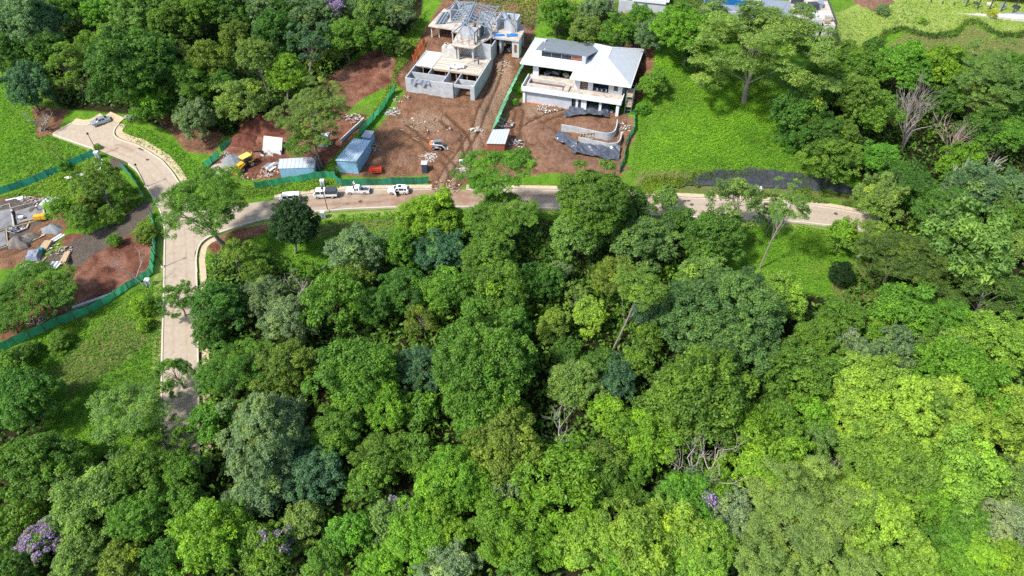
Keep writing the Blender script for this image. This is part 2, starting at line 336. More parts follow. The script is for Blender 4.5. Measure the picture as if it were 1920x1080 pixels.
def ground_mat():
    m = bpy.data.materials.new('ground'); m.use_nodes = True; nt = m.node_tree; N = nt.nodes; L = nt.links
    p = N['Principled BSDF']; p.inputs['Roughness'].default_value = .95; p.inputs['Specular IOR Level'].default_value = .1
    ge = N.new('ShaderNodeNewGeometry')
    def noise(s, d=6, r=.6, off=0):
        n = N.new('ShaderNodeTexNoise'); n.inputs['Scale'].default_value = s; n.inputs['Detail'].default_value = d; n.inputs['Roughness'].default_value = r
        mp = N.new('ShaderNodeMapping'); mp.inputs['Location'].default_value = (off, off*.7, 0)
        L.new(ge.outputs['Position'], mp.inputs[0]); L.new(mp.outputs[0], n.inputs['Vector']); return n.outputs['Fac']
    def two(a, b, f, lo=.35, hi=.65):
        mx = N.new('ShaderNodeMix'); mx.data_type = 'RGBA'
        for s, c in (('A', a), ('B', b)):
            if isinstance(c, tuple): mx.inputs[s].default_value = (*c, 1)
            else: L.new(c, mx.inputs[s])
        mr = N.new('ShaderNodeMapRange'); mr.interpolation_type = 'SMOOTHSTEP'
        mr.inputs['From Min'].default_value = lo; mr.inputs['From Max'].default_value = hi
        L.new(f, mr.inputs['Value']); L.new(mr.outputs[0], mx.inputs['Factor']); return mx.outputs['Result']
    big = noise(.09, 5); mid = noise(.5, 6, .65, 31); fine = noise(2.6, 6, .7, 77); grit = noise(9, 4, .7, 11)
    c = two(two(COLS['grass_a'], COLS['grass_b'], mid), COLS['grass_c'], big, .45, .75)
    def zone(c, name, col, w=.16, amt=.55):
        at_ = N.new('ShaderNodeAttribute'); at_.attribute_name = name
        ad = N.new('ShaderNodeMath'); ad.operation = 'MULTIPLY_ADD'; ad.inputs[1].default_value = amt; ad.inputs[2].default_value = -.5*amt
        sm = N.new('ShaderNodeMath'); sm.operation = 'ADD'; mm = N.new('ShaderNodeMath'); mm.operation = 'MULTIPLY_ADD'
        mm.inputs[1].default_value = .6; mm.inputs[2].default_value = 0
        av = N.new('ShaderNodeMath'); av.operation = 'MULTIPLY_ADD'; av.inputs[1].default_value = .4
        L.new(mid, mm.inputs[0]); L.new(fine, av.inputs[0]); L.new(mm.outputs[0], av.inputs[2]); L.new(av.outputs[0], ad.inputs[0])
        L.new(at_.outputs['Fac'], sm.inputs[0]); L.new(ad.outputs[0], sm.inputs[1])
        return two(c, col, sm.outputs[0], .5-w, .5+w)
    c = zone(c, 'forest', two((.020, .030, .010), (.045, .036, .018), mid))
    c = zone(c, 'dry', two(COLS['dry_a'], COLS['dry_b'], fine), .3, .9)
    c = zone(c, 'lawn', two(COLS['lawn_a'], COLS['lawn_b'], mid), .1, .3)
    c = zone(c, 'soil', two(two(COLS['soil_a'], COLS['soil_b'], mid, .3, .7), COLS['soil_c'], fine, .5, .8), .12, .5)
    c = zone(c, 'tan', two((.24, .145, .092), (.40, .275, .19), fine, .3, .7), .35, 1.1)
    c = zone(c, 'rut', (.135, .072, .044), .45, .5)
    c = zone(c, 'red', two(two(COLS['red_a'], COLS['red_b'], mid, .3, .7), COLS['red_c'], noise(.22, 5, .6, 19), .42, .66), .12, .5)
    c = zone(c, 'gravel', two((.10, .08, .064), (.20, .165, .135), grit, .3, .7), .1, .3)
    L.new(c, p.inputs['Base Color'])
    st = N.new('ShaderNodeTexNoise'); st.inputs['Scale'].default_value = 1.0; st.inputs['Detail'].default_value = 6; st.inputs['Roughness'].default_value = .7
    mp2 = N.new('ShaderNodeMapping'); mp2.inputs['Rotation'].default_value = (0, 0, -.6); mp2.inputs['Scale'].default_value = (.5, 2.4, 1)
    L.new(ge.outputs['Position'], mp2.inputs[0]); L.new(mp2.outputs[0], st.inputs['Vector'])
    b0 = N.new('ShaderNodeBump'); b0.inputs['Strength'].default_value = 1.0; b0.inputs['Distance'].default_value = .7; L.new(st.outputs['Fac'], b0.inputs['Height'])
    b1 = N.new('ShaderNodeBump'); b1.inputs['Strength'].default_value = .8; b1.inputs['Distance'].default_value = .5
    L.new(fine, b1.inputs['Height']); L.new(b0.outputs[0], b1.inputs['Normal'])
    b2 = N.new('ShaderNodeBump'); b2.inputs['Strength'].default_value = .5; b2.inputs['Distance'].default_value = .12
    L.new(grit, b2.inputs['Height']); L.new(b1.outputs[0], b2.inputs['Normal']); L.new(b2.outputs[0], p.inputs['Normal'])
    return m
COLS = dict(grass_a=(.095, .24, .018), grass_b=(.165, .34, .026), grass_c=(.15, .24, .036), dry_a=(.22, .20, .085), dry_b=(.15, .21, .045),
            lawn_a=(.24, .37, .06), lawn_b=(.34, .43, .11), soil_a=(.160, .080, .046), soil_b=(.310, .172, .103), soil_c=(.42, .265, .17),
            red_a=(.12, .046, .030), red_b=(.24, .105, .066), red_c=(.33, .165, .112))
me.materials.append(ground_mat())

# ------------------------------------------------------------ roads, kerbs, footpaths
def road_mat():
    m = bpy.data.materials.new('road_concrete'); m.use_nodes = True; nt = m.node_tree; N = nt.nodes; L = nt.links
    p = N['Principled BSDF']; p.inputs['Roughness'].default_value = .85; p.inputs['Specular IOR Level'].default_value = .25
    ge = N.new('ShaderNodeNewGeometry')
    def noise(s, d=6, r=.6):
        n = N.new('ShaderNodeTexNoise'); n.inputs['Scale'].default_value = s; n.inputs['Detail'].default_value = d; n.inputs['Roughness'].default_value = r
        L.new(ge.outputs['Position'], n.inputs['Vector']); return n.outputs['Fac']
    def ramp(f, lo, hi, a, b):
        mx = N.new('ShaderNodeMix'); mx.data_type = 'RGBA'; mr = N.new('ShaderNodeMapRange'); mr.inputs[1].default_value = lo; mr.inputs[2].default_value = hi
        L.new(f, mr.inputs[0]); L.new(mr.outputs[0], mx.inputs['Factor'])
        for s, c in (('A', a), ('B', b)):
            if isinstance(c, tuple): mx.inputs[s].default_value = (*c, 1)
            else: L.new(c, mx.inputs[s])
        return mx.outputs['Result']
    base = ramp(noise(1.3, 8, .7), .3, .7, (.32, .262, .20), (.42, .355, .28))
    a = N.new('ShaderNodeAttribute'); a.attribute_name = 'mud'
    ml = N.new('ShaderNodeMath'); ml.operation = 'MULTIPLY'; L.new(a.outputs['Fac'], ml.inputs[0]); L.new(noise(.55, 6, .7), ml.inputs[1])
    c = ramp(ml.outputs[0], .2, .62, base, (.25, .155, .105))
    s = N.new('ShaderNodeAttribute'); s.attribute_name = 'joint'
    c = ramp(s.outputs['Fac'], .0, 1.0, c, (.24, .20, .165))
    L.new(c, p.inputs['Base Color'])
    b = N.new('ShaderNodeBump'); b.inputs['Strength'].default_value = .3; b.inputs['Distance'].default_value = .05
    L.new(noise(6, 5, .7), b.inputs['Height']); L.new(b.outputs[0], p.inputs['Normal'])
    return m
RM = road_mat()
def strip(name, Ls, Rs, z, n=10, m=RM, muds=(), parent=None):
    V = []; mud = []
    for a, b in zip(Ls, Rs):
        for k in range(n+1):
            p = a.lerp(b, k/n); V.append((p.x, p.y, hz(p.x, p.y)+z))
            t = 0.20+.38*max(0, 1-abs(abs(k/n-.5)-.2)/.12)
            for (mx_, my_, r, s) in muds: t += s*math.exp(-((p.x-mx_)**2/(r[0]**2)+(p.y-my_)**2/(r[1]**2)))
            mud.append(min(t, 1.2))
    F = [(i*(n+1)+k, i*(n+1)+k+1, (i+1)*(n+1)+k+1, (i+1)*(n+1)+k) for i in range(len(Ls)-1) for k in range(n)]
    me = bpy.data.meshes.new(name); me.from_pydata(V, [], F); me.materials.append(m)
    a = me.attributes.new('mud', 'FLOAT', 'POINT'); a.data.foreach_set('value', np.array(mud, np.float32))
    return obj(name, me, parent)
_m1 = G(830, 370); _m2 = G(640, 380); _m3 = G(230, 275)
MUD = [(_m1.x, _m1.y, (11, 4), 1.2), (_m2.x, _m2.y, (18, 3), .6), (G(1150, 366).x, G(1150, 366).y, (22, 2.0), .8), (_m3.x, _m3.y, (9, 3), .35)]
tag(strip('road', wB_T, wB_B, .04, muds=MUD), kind='structure')
tag(strip('road', wA_L, wA_R, .052, muds=MUD), kind='structure')
mbC = MB(); mbC.add([(p.x, p.y, hz(p.x, p.y)+.046) for p in wC], [tuple(range(len(wC)))])
cu = mbC.build('road', RM); tag(cu, kind='structure')
KERB = mat('kerb_concrete', (.52, .46, .39), .85, var=.15, scale=2)
PATH = mat('footpath_concrete', (.50, .40, .29), .85, var=.2, scale=1.2, bump=.2)
PATH2 = mat('footpath_buff', (.47, .37, .25), .85, var=.22, scale=1.1, bump=.2)
def ribbon(name, line, d0, d1, z0, z1, m, parent=None):
    A = offset(line, d0); B = offset(line, d1); V = []; F = []
    for a, b in zip(A, B):
        ha = hz(a.x, a.y); hb = hz(b.x, b.y)
        V += [(a.x, a.y, ha+z0), (a.x, a.y, ha+z1), (b.x, b.y, hb+z1), (b.x, b.y, hb+z0)]
    for i in range(len(line)-1):
        for k in range(3): F.append((i*4+k, i*4+k+1, i*4+k+5, i*4+k+4))
    F += [(0, 1, 2, 3), tuple(reversed([len(V)-4, len(V)-3, len(V)-2, len(V)-1]))]
    return tag(MB().add(V, F).build(name, m, parent), kind='structure')
def rs_px(pts, n=60): return resample(poly(pts), n)
ribbon('kerb', wA_L[:80], .0, .28, -.4, .16, KERB)
sA = [p for p in wA_R if p.y < 97]
ribbon('kerb', sA, -.28, .0, -.4, .16, KERB)
ribbon('footpath', sA, -2.0, -.85, -.3, .13, PATH2)
cor = rs_px([(368, 512), (366, 490), (368, 470), (374, 455), (389, 444), (408, 437), (428, 430), (460, 420), (490, 411), (545, 402), (594, 396), (660, 391), (738, 388), (850, 387), (1003, 389), (1060, 391), (1230, 403), (1330, 408), (1502, 416), (1563, 423), (1640, 435)], 140)
ribbon('kerb', cor, -.28, .02, -.4, .17, KERB)
cor2 = rs_px([(367, 520), (365, 490), (370, 462), (386, 447), (402, 440)], 24)
ribbon('footpath', cor2, -2.0, -.85, -.3, .135, PATH2)
topB = [p for p in wB_T if p.x > -52]
tB1 = [p for p in topB if p.x < -17]; tB2 = [p for p in topB if p.x > -10]
for t in (tB1, tB2):
    ribbon('kerb', t, -.02, .26, -.4, .15, KERB)
    ribbon('footpath', t, .55, 1.75, -.3, .14, PATH)
arc = rs_px([(223, 232), (215, 241), (212, 249), (214, 256), (222, 262), (235, 267), (256, 273), (278, 286), (303, 302), (322, 324), (337, 347), (343, 356)], 70)
ribbon('kerb', arc, -.02, .24, -.4, .16, KERB)
ribbon('footpath', arc, .55, 2.1, -.3, .15, PATH2)
ear = rs_px([(134, 232), (150, 236), (168, 234.5), (180, 230), (189, 224), (196, 219.5)], 24)
ribbon('kerb', ear, .0, .25, -.4, .16, KERB)
ribbon('footpath', ear, .28, 1.8, -.3, .14, PATH2)
ribbon('kerb', rs_px([(178, 279), (140, 266), (100, 252)], 16), .0, .25, -.4, .15, KERB)
ribbon('kerb', rs_px([(100, 252), (116, 243), (134, 232)], 12), .0, .25, -.4, .15, KERB)
ribbon('footpath', rs_px([(196, 219.5), (210, 226), (223, 232)], 12), .05, 1.9, -.3, .14, PATH2)
# manholes and drain gratings
IRON = mat('iron_cover', (.10, .085, .075), .7, .3)
for (px, py, lb) in [(277, 299, 'round iron manhole cover in the curving road above the olive tree'), (676, 378, 'small dark manhole cover in the road before the white pickup'), (1297, 384, 'round iron manhole cover beside the twin gratings on the far road'), (1567, 401, 'round iron manhole cover where the road bends away')]:
    p = G(px, py); mb = MB(); mb.tube([(0, 0, -.1), (0, 0, .075)], .42, 16)
    c = mb.build('manhole_cover', IRON, loc=(p.x, p.y, hz(p.x, p.y))); tag(c, lb, 'manhole')
for (px, py, lb) in [(262, 279, 'left grating of the pair by the curving footpath'), (267, 281, 'right grating of the pair by the curving footpath'), (1284, 377, 'left grating of the pair by the far footpath'), (1291, 377, 'right grating of the pair by the far footpath')]:
    p = G(px, py); mb = MB(); mb.box((0, 0, .02), (.7, .45, .16)); c = mb.build('drain_grating', IRON, loc=(p.x, p.y, hz(p.x, p.y)), rz=-.4 if px < 500 else 0); tag(c, lb, 'drain', 'drain gratings')
# ------------------------------------------------------------ shared materials
CONC = mat('bare_concrete', (.41, .43, .45), .85, var=.2, scale=.9, bump=.15)
CONC2 = mat('pale_concrete', (.50, .49, .46), .85, var=.22, scale=.8, bump=.15)
WHITEW = mat('white_render', (.66, .68, .71), .75, var=.08, scale=1.2)
GREYW = mat('grey_render', (.45, .48, .53), .8, var=.12, scale=.8)
FLOORC = mat('dusty_floor', (.44, .37, .30), .9, var=.3, scale=.7, col2=(.58, .53, .47))
ROOFW = mat('white_roof_sheet', (.43, .47, .52), .5, .0, var=.06, scale=.6, spec=.5)
ROOFD = mat('back_slope_grey', (.24, .275, .31), .5, .2, var=.12, scale=.7)  # darker grey than the other slopes, only on the back-facing ones
ROOFB = mat('blue_roof_sheet', (.50, .66, .80), .45, .0, var=.10, scale=1.2, col2=(.60, .73, .84))
WALLB = mat('blue_wall_sheet', (.26, .46, .64), .5, .0, var=.16, scale=1.5)
STEEL = mat('primed_steel', (.33, .39, .45), .5, .5, var=.12)
STEELD = mat('dark_steel', (.07, .085, .10), .5, .4)
RUST = mat('rusty_rebar', (.22, .09, .05), .8, .3)
TIMB = mat('timber', (.42, .30, .18), .8, var=.3, scale=5, col2=(.58, .45, .30))
TIMBG = mat('weathered_timber', (.40, .37, .33), .85, var=.3, scale=5)
PLANKW = mat('pale_plank', (.54, .48, .40), .8, var=.22, scale=3, col2=(.66, .61, .54))
DARK = mat('dark_opening', (.025, .024, .024), .9)
GLASS = mat('window_glass', (.03, .04, .05), .12, spec=.6)
ORANGE = mat('orange_plastic', (.80, .20, .05), .5)
BRICK = mat('brick_red', (.30, .10, .06), .85, var=.3, scale=8)
BLACKP = mat('black_plastic', (.075, .088, .115), .25, var=.4, scale=2, spec=.6)
BLUET = mat('blue_tarp', (.02, .17, .50), .45, var=.25, scale=3)
GREYT = mat('grey_tarp', (.22, .25, .31), .5, var=.3, scale=3)
WHITES = mat('white_sacks', (.72, .73, .75), .7, var=.12, scale=4)
EARTH = mat('dug_earth', (.15, .078, .048), .95, var=.35, scale=1.2, bump=.6, bscale=4, col2=(.23, .13, .085))
REDEARTH = mat('red_dug_earth', (.12, .04, .026), .95, var=.35, scale=1.0, bump=.6, bscale=4, col2=(.18, .065, .042))
GRAV = mat('grey_gravel', (.20, .22, .24), .95, var=.25, scale=6, bump=.5, bscale=14)
SAND = mat('dark_sand', (.16, .145, .13), .95, var=.25, scale=3, bump=.4, bscale=10)
RUBBLE = mat('rubble_mix', (.38, .34, .30), .9, var=.45, scale=4, bump=.5, bscale=8)
NETG = mat('green_netting', (.025, .46, .19), .6, var=.22, scale=1.5)
NETT = mat('teal_netting', (.02, .36, .25), .6, var=.22, scale=1.5)
POSTM = mat('fence_post', (.16, .15, .13), .8)
YEL = mat('machine_yellow', (.72, .38, .03), .4, var=.12)
TYRE = mat('tyre_rubber', (.02, .02, .02), .85)
RIMM = mat('wheel_rim', (.50, .51, .53), .35, .6)
CARW = mat('white_car_paint', (.80, .81, .83), .22, var=.03, spec=.6)
CARS = mat('silver_car_paint', (.42, .48, .56), .25, .45, var=.05, spec=.6)
LAMPL = mat('headlight', (.75, .77, .80), .15, spec=.8)
TAIL = mat('tail_light', (.45, .02, .02), .3)

# ------------------------------------------------------------ concrete shell house
def house_shell():
    t = thing('concrete_shell_house', (*H1_O, H1_Z), H1_A, 'unfinished bare concrete house with open steel roof frame above the red yard', 'house')
    P = lambda mb, n, m, par=t: mb.build(n, m, par)
    w = .28
    def wall(x0, x1, y0, y1, z0, z1, m=CONC, n='wall'): return P(MB().lohi(x0, x1, y0, y1, z0, z1), n, m)
    # lower block: open-topped compartments
    for (a, b) in ((0, 4.4), (4.43, 9.2)): wall(a, b, 0, w, -.5, 3.6)
    wall(9.23, 12.2, -.25, w, -.5, 3.75)
    wall(12.23, 16.4, 0, w, 2.9, 3.6, n='beam'); wall(16.43, 17.5, 0, w+.3, -.5, 3.75)
    wall(0, w, w+.02, 15, -.5, 3.62)
    wall(17.22, 17.5, w+.34, 15.6, -.5, 3.9)
    wall(w+.02, 9.2, 3.4, 3.62, -.4, 3.45)
    for x in (9.25, 12.3, 4.5): wall(x, x+.22, (.32 if x > 9 else 3.65), 6.4, -.4, 3.5)
    wall(12.55, 17.2, 3.0, 3.2, 1.2, 3.4)
    P(MB().lohi(w+.02, 17.2, w+.32, 14.8, -.55, -.15), 'floor', EARTH)
    # timber deck over the back bays
    dk = P(MB().prism([(.3, 6.6), (17.2, 6.0), (17.2, 14.8), (.3, 14.8)], 3.3, 3.55), 'deck', TIMBG)
    P(MB().prism([(.35, 6.5), (4.6, 6.35), (4.9, 14.6), (.6, 14.6)], 3.56, 3.66), 'deck_sheet', CONC2)
    rr = random.Random(4)
    for k in range(22):
        y = 6.35+k*.38
        x1 = 17.0 if (y < 9.4 or y > 12.4) else rr.uniform(12.2, 13.2)
        P(MB().box(((5.0+x1)/2+rr.uniform(-.1, .1), y+rr.uniform(-.03, .03), 3.60+rr.uniform(0, .04)), (x1-5.1, .31, .06), rz=rr.uniform(-.012, .012)), 'plank', PLANKW if rr.random() < .75 else TIMB)
    for k in range(7): P(MB().box((15+rr.uniform(-1, 1), 9.6+k*.45, 3.62), (3.6, .10, .12), rz=rr.uniform(-.04, .04)), 'joist', TIMBG)
    P(MB().lohi(5.2, 17.1, 6.05, 6.2, 3.2, 3.5), 'edge_beam', TIMB)
    for x in (2.2, 4.9, 8, 10.8, 13.6, 16): P(MB().tube([(x, 6.5, -.2), (x, 6.5, 3.3)], .09, 6), 'prop', TIMBG)
    # concrete block with rubble, column pairs and wall behind the deck
    wall(5.2, 9.0, 12.3, 14.6, 3.7, 6.3, CONC2, 'block')
    for k in range(14): P(MB().box((rr.uniform(5.4, 8.8), rr.uniform(12.5, 14.3), 6.4), (rr.uniform(.3, .7), rr.uniform(.3, .6), .25), rz=rr.uniform(0, 3)), 'rubble', CONC2 if k % 3 else TIMBG)
    for x in (9.4, 13.2): wall(x, x+.45, 12.0, 12.5, 3.7, 7.25, n='column')
    wall(13.9, 17.4, 14.4, 14.7, 3.6, 7.4); wall(9.2, 13.5, 15.5, 15.8, 3.0, 7.2, CONC2)
    wall(17.12, 17.4, 14.75, 19.5, 2.5, 6.6)
    # main slab
    P(MB().prism([(8.1, 11.5), (13.9, 11.3), (16.6, 18.6), (16.6, 30), (5.7, 30), (5.7, 19), (7.4, 18.4)], 7.25, 7.5), 'slab', FLOORC)
    P(MB().prism([(-1.1, 20.2), (5.65, 19.8), (5.65, 31.2), (-.7, 31.3)], 7.3, 7.55), 'slab', FLOORC)
    P(MB().prism([(16.65, 18.9), (23.6, 18.9), (23.4, 26.2), (16.65, 26.4)], 7.28, 7.58), 'slab', FLOORC)
    P(MB().lohi(16.7, 23.5, 18.55, 18.85, 7.0, 7.55), 'slab_edge', CONC2)
    for (x, y) in ((-.6, 20.6), (-.5, 25), (1.0, 21.6), (5.2, 20.3), (5.3, 24), (15.8, 19.2)): wall(x, x+.3, y, y+.3, 2.5, 7.28, CONC2, 'column')
    wall(18.2, 18.7, 19.2, 21.5, 3.0, 7.25, n='column'); wall(16.7, 23.2, 24.5, 24.8, 3.2, 7.25, n='wall')
    b = wall(21.6, 23.4, 18.9, 21.5, 2.6, 7.25, CONC2, 'wall'); P(MB().lohi(22.2, 22.8, 18.82, 18.9, 4.0, 6.0), 'window', RUST, b)
    # stacked dark roofing sheets on the left slab
    for k in range(6): P(MB().box((.2+k*.42, 25.2+k*.1, 7.62+.05*k), (.36, 7.2, .06), rz=.07), 'roof_sheet', STEELD if k % 2 else STEEL)
    # upper walls
    z0, z1 = 7.55, 10.6
    for (x0, x1, y0, y1) in ((3.6, 3.85, 24, 29), (3.9, 8.2, 28.7, 29), (8.3, 8.55, 24.5, 29), (9.2, 13.6, 15.9, 16.1), (9.0, 9.2, 16.2, 22), (13.9, 14.15, 16.2, 19.5), (14.2, 16.2, 19.6, 19.85), (11, 15.5, 25.5, 25.8), (16.6, 16.85, 22, 26.2), (17, 21.5, 26.0, 26.25), (21.6, 21.85, 22.5, 26.2), (18.6, 18.85, 22.6, 25.9), (19, 21.5, 22.3, 22.5)):
        wall(x0, x1, y0, y1, z0, z1, GREYW)
    fr = P(MB().lohi(14.17, 14.2, 16.4, 19.4, 7.7, 10.4), 'window', STEELD)
    for y in (13.0, 14.5, 16.0): P(MB().lohi(13.7+(y-13)*.1, 13.85+(y-13)*.1, y, y+.15, 7.55, 10.6), 'window_post', STEELD)
    P(MB().bar((13.78, 13.0, 10.55), (14.1, 16.1, 10.55), .18), 'window_rail', STEELD); P(MB().bar((13.78, 13.0, 7.8), (14.1, 16.1, 7.8), .18), 'window_rail', STEELD)
    for (x, y) in ((9.3, 13), (10.8, 12.4), (12.5, 12.3), (13.4, 13.4), (9.5, 15)):
        for dx in (-.12, .12): P(MB().tube([(x+dx, y, 7.5), (x+dx*1.2, y+.05, 10.2)], .035, 4), 'rebar', RUST)
    P(MB().tube([(3.3, 22.5, 7.55), (3.3, 22.5, 10.5)], .1, 6), 'post', STEEL)
    # steel roof frame
    def bar(a, b, w_=.17, n='rafter'): return P(MB().bar(a, b, w_, w_*1.3), n, STEEL)
    A = (10.9, 15.2, 12.0); B_ = (9.6, 26.5, 12.2)
    bar(A, B_, .2, 'ridge_beam'); bar((A[0]+.6, A[1], A[2]), (B_[0]+.6, B_[1], B_[2]), .2, 'ridge_beam')
    for e in ((8.3, 11.6, 10.5), (13.6, 11.8, 10.5), (9.6, 12.2, 10.4), (4.8, 17.0, 10.5), (14.0, 18.5, 10.6)): bar(A, e)
    for k in range(7):
        y = 17+k*1.6; bar((10.7-k*.17, y, 12.05), (6.4-k*.1, y+.3, 10.7)); bar((11.2-k*.17, y, 12.05), (15.4, y-.3, 10.8))
    bar((6.4, 17, 10.7), (5.6, 29, 10.7), .2, 'eave_beam'); bar((15.4, 16.5, 10.8), (15.4, 29, 10.8), .2, 'eave_beam'); bar((5.6, 28.8, 10.75), (15.6, 28.6, 10.8), .2, 'eave_beam')
    for k in range(4): bar((7.3+k*.9, 17, 11.1+k*.3), (6.9+k*.8, 28, 11.1+k*.3), .12, 'purlin')
    for k in range(3): bar((12.2+k*1.1, 17, 11.7-k*.3), (12+k*1.1, 28, 11.7-k*.3), .12, 'purlin')
    # left and right hips of the frame
    L0 = (5.2, 26.2, 12.0); bar(L0, B_, .18, 'ridge_beam')
    for e in ((2.8, 24.0, 10.6), (3.2, 29.4, 10.9), (6.5, 23.5, 10.6), (2.2, 30.6, 12.6)): bar(L0, e)
    bar((3.4, 24.2, 10.7), (8.2, 24.2, 10.7), .16, 'eave_beam'); bar((3.3, 24.2, 10.7), (3.4, 29, 10.7), .16, 'eave_beam')
    R0 = (18.2, 23.8, 11.8); bar((15.4, 23.8, 11.2), R0, .18, 'ridge_beam')
    for e in ((20.8, 21.2, 10.3), (16.8, 20.6, 10.4), (20.6, 26.3, 10.9), (17.2, 26.6, 11.2)): bar(R0, e)
    bar((16.3, 22.3, 10.7), (21.8, 22.3, 10.7), .16, 'eave_beam')
    # ladder against the right room
    lad = MB()
    for dx in (0, .5): lad.bar((20.6+dx, 21.6, 7.6), (20.5+dx, 22.2, 10.9), .08)
    for k in range(7): lad.bar((20.55, 21.68+k*.075, 8.0+k*.42), (21.1, 21.68+k*.075, 8.0+k*.42), .06)
    P(lad, 'ladder', TIMB)
    # sheet hung over the front wall
    V = []; F = []
    for i in range(15):
        for j in range(5):
            x = 1.6+i*.34; s = .5+.5*math.sin(i*.9)
            V.append((x, -.10-.10*math.sin(i*1.7+j)-.06*j, 3.72-j*.38*(.55+.6*s)))
    for i in range(14):
        for j in range(4): F.append((i*5+j, i*5+j+1, i*5+j+6, i*5+j+5))
    P(MB().add(V, F), 'hanging_sheet', GREYT)
    return t
H1 = house_shell()

# ------------------------------------------------------------ house with the white roof
def house_white():
    t = thing('white_roofed_house', (*H2_O, H2_Z), H2_A, 'two storey grey and white house with a wide white hipped metal roof', 'house')
    P = lambda mb, n, m, par=t: mb.build(n, m, par)
    # lower storey
    P(MB().lohi(0, .6, 0, .5, -.6, 3.45), 'column', WHITEW); P(MB().lohi(22.7, 23.4, -.1, .6, -2.0, 3.45), 'column', WHITEW)
    P(MB().lohi(.62, 12.0, .35, .6, -.6, 3.4), 'wall', GREYW)
    P(MB().lohi(.7, 8.6, .30, .345, -.35, .15), 'waterproof_band', ORANGE)
    for x in (12.3, 13.6):
        P(MB().lohi(x, x+.7, .4, .5, -.2, 3.3), 'window', GLASS)
        P(MB().lohi(x+.72, x+1.28, .2, .6, -.5, 3.42), 'pier', WHITEW)
    P(MB().lohi(14.9, 15.6, .2, .6, -.6, 3.42), 'pier', WHITEW)
    P(MB().lohi(18.6, 19.2, .2, .7, -1.0, 3.42), 'pier', WHITEW)
    P(MB().lohi(12.02, 23.3, 5.5, 5.8, -.6, 3.4), 'wall', FLOORC); P(MB().lohi(15.4, 23.0, .65, 5.5, -.2, -.02), 'floor', FLOORC)
    for (x, y, s) in ((16.2, 3, (1.8, .8, .4)), (17.5, 2, (1.2, 1.0, .3)), (20.4, 2.4, (2.2, .9, .35)), (21.6, 1.6, (1.0, .9, .5))): P(MB().box((x, y, .2), s, rz=x), 'stacked_board', TIMBG if x < 18 else GREYT)
    P(MB().lohi(23.0, 23.3, .7, 20, -1.0, 3.45), 'wall', GREYW); P(MB().lohi(0, .3, .6, 20, -.6, 3.45), 'wall', GREYW)
    # terrace slab, fascia, parapet, pool
    P(MB().lohi(-.1, 23.7, -.15, 8, 3.46, 3.66), 'terrace', FLOORC)
    P(MB().lohi(-.25, 23.85, -.45, -.16, 3.3, 4.45), 'fascia', WHITEW)
    P(MB().lohi(-.3, -.11, -.15, 6.0, 3.4, 4.5), 'parapet', WHITEW); P(MB().lohi(23.72, 23.9, -.15, 3.5, 3.4, 4.3), 'parapet', WHITEW)
    P(MB().lohi(1.0, 9.4, 1.2, 1.45, 3.67, 4.6), 'pool_wall', CONC2); P(MB().lohi(1.0, 9.4, 3.9, 4.15, 3.67, 4.6), 'pool_wall', CONC2)
    P(MB().lohi(.75, .98, 1.2, 4.15, 3.67, 4.62), 'pool_wall', CONC2)
    P(MB().lohi(1.02, 9.38, 1.47, 3.88, 3.68, 3.78), 'pool_floor', EARTH)
    for k in range(5): P(MB().lohi(9.5+k*.02, 10.8, 1.3+k*.55, 1.75+k*.55, 3.68, 3.95+.06*k), 'step', FLOORC)
    # upper storey
    P(MB().lohi(.6, .9, 7.0, 19.5, 3.67, 7.0), 'wall', WHITEW); P(MB().lohi(.9, 2.0, 7.0, 7.3, 3.67, 7.0), 'wall', WHITEW)
    P(MB().lohi(1.0, 11.5, 12.5, 12.8, 3.67, 7.0), 'wall', STEELD); P(MB().lohi(11.8, 12.1, 3.7, 12, 3.67, 6.9), 'wall', WHITEW)
    P(MB().lohi(.9, 23.0, 19.3, 19.6, 3.67, 7.1), 'wall', GREYW)
    for (x, y, s) in ((4, 8.2, 1.6), (6, 9, 2.0), (8.6, 8.4, 1.5), (10, 8, .9)): P(MB().box((x, y, 3.9+s*.2), (s, s*.6, s*.35), rz=x), 'stacked_board', BLACKP if x < 8 else TIMBG)
    P(MB().lohi(12.12, 13.1, 3.7, 4.0, 3.67, 6.9), 'wall', WHITEW)
    st = P(MB().lohi(13.1, 15.0, 4.6, 4.75, 3.67, 6.9), 'stair_hall', EARTH)
    for k in range(6): P(MB().lohi(13.3, 14.8, 4.2-.02*k, 4.58, 3.7+k*.45, 3.82+k*.45), 'stair', TIMB, st)
    P(MB().lohi(15.0, 16.2, 3.7, 4.0, 3.67, 6.9), 'wall', WHITEW)
    P(MB().lohi(16.2, 20, 5.6, 5.8, 3.67, 6.9), 'window', GLASS)
    for k in range(9): P(MB().box((16.5+k*.36, 4.3+.3*math.sin(k*2), 3.95), (.35, .3, .5+.2*math.sin(k)), rz=k), 'tool_box', (STEELD, BLUET, WHITES)[k % 3])
    wl = P(MB().lohi(20.0, 23.2, 3.6, 3.9, 3.67, 6.9), 'wall', WHITEW); P(MB().lohi(21.2, 22.2, 3.56, 3.598, 4.5, 6.3), 'window', GLASS, wl); P(MB().lohi(20.2, 21.0, 3.56, 3.598, 4.6, 6.3), 'window', CONC2, wl)
    P(MB().lohi(23.0, 23.25, 3.95, 19.3, 3.67, 6.95), 'wall', WHITEW)
    # roof
    th = .16
    def plane(pts, m, n='roof_slope'): return P(MB().slab(pts, th), n, m)
    eR, rR = 7.0, 9.7
    plane([(11.0, 1.9, eR), (25.2, 1.9, eR), (18.2, 8.9, rR)], ROOFW)
    plane([(25.22, 1.9, eR), (25.22, 21.6, eR), (18.22, 14.6, rR), (18.22, 8.9, rR)], ROOFW)
    plane([(10.98, 21.6, eR), (10.98, 1.9, eR), (18.18, 8.9, rR), (18.18, 14.6, rR)], ROOFW)
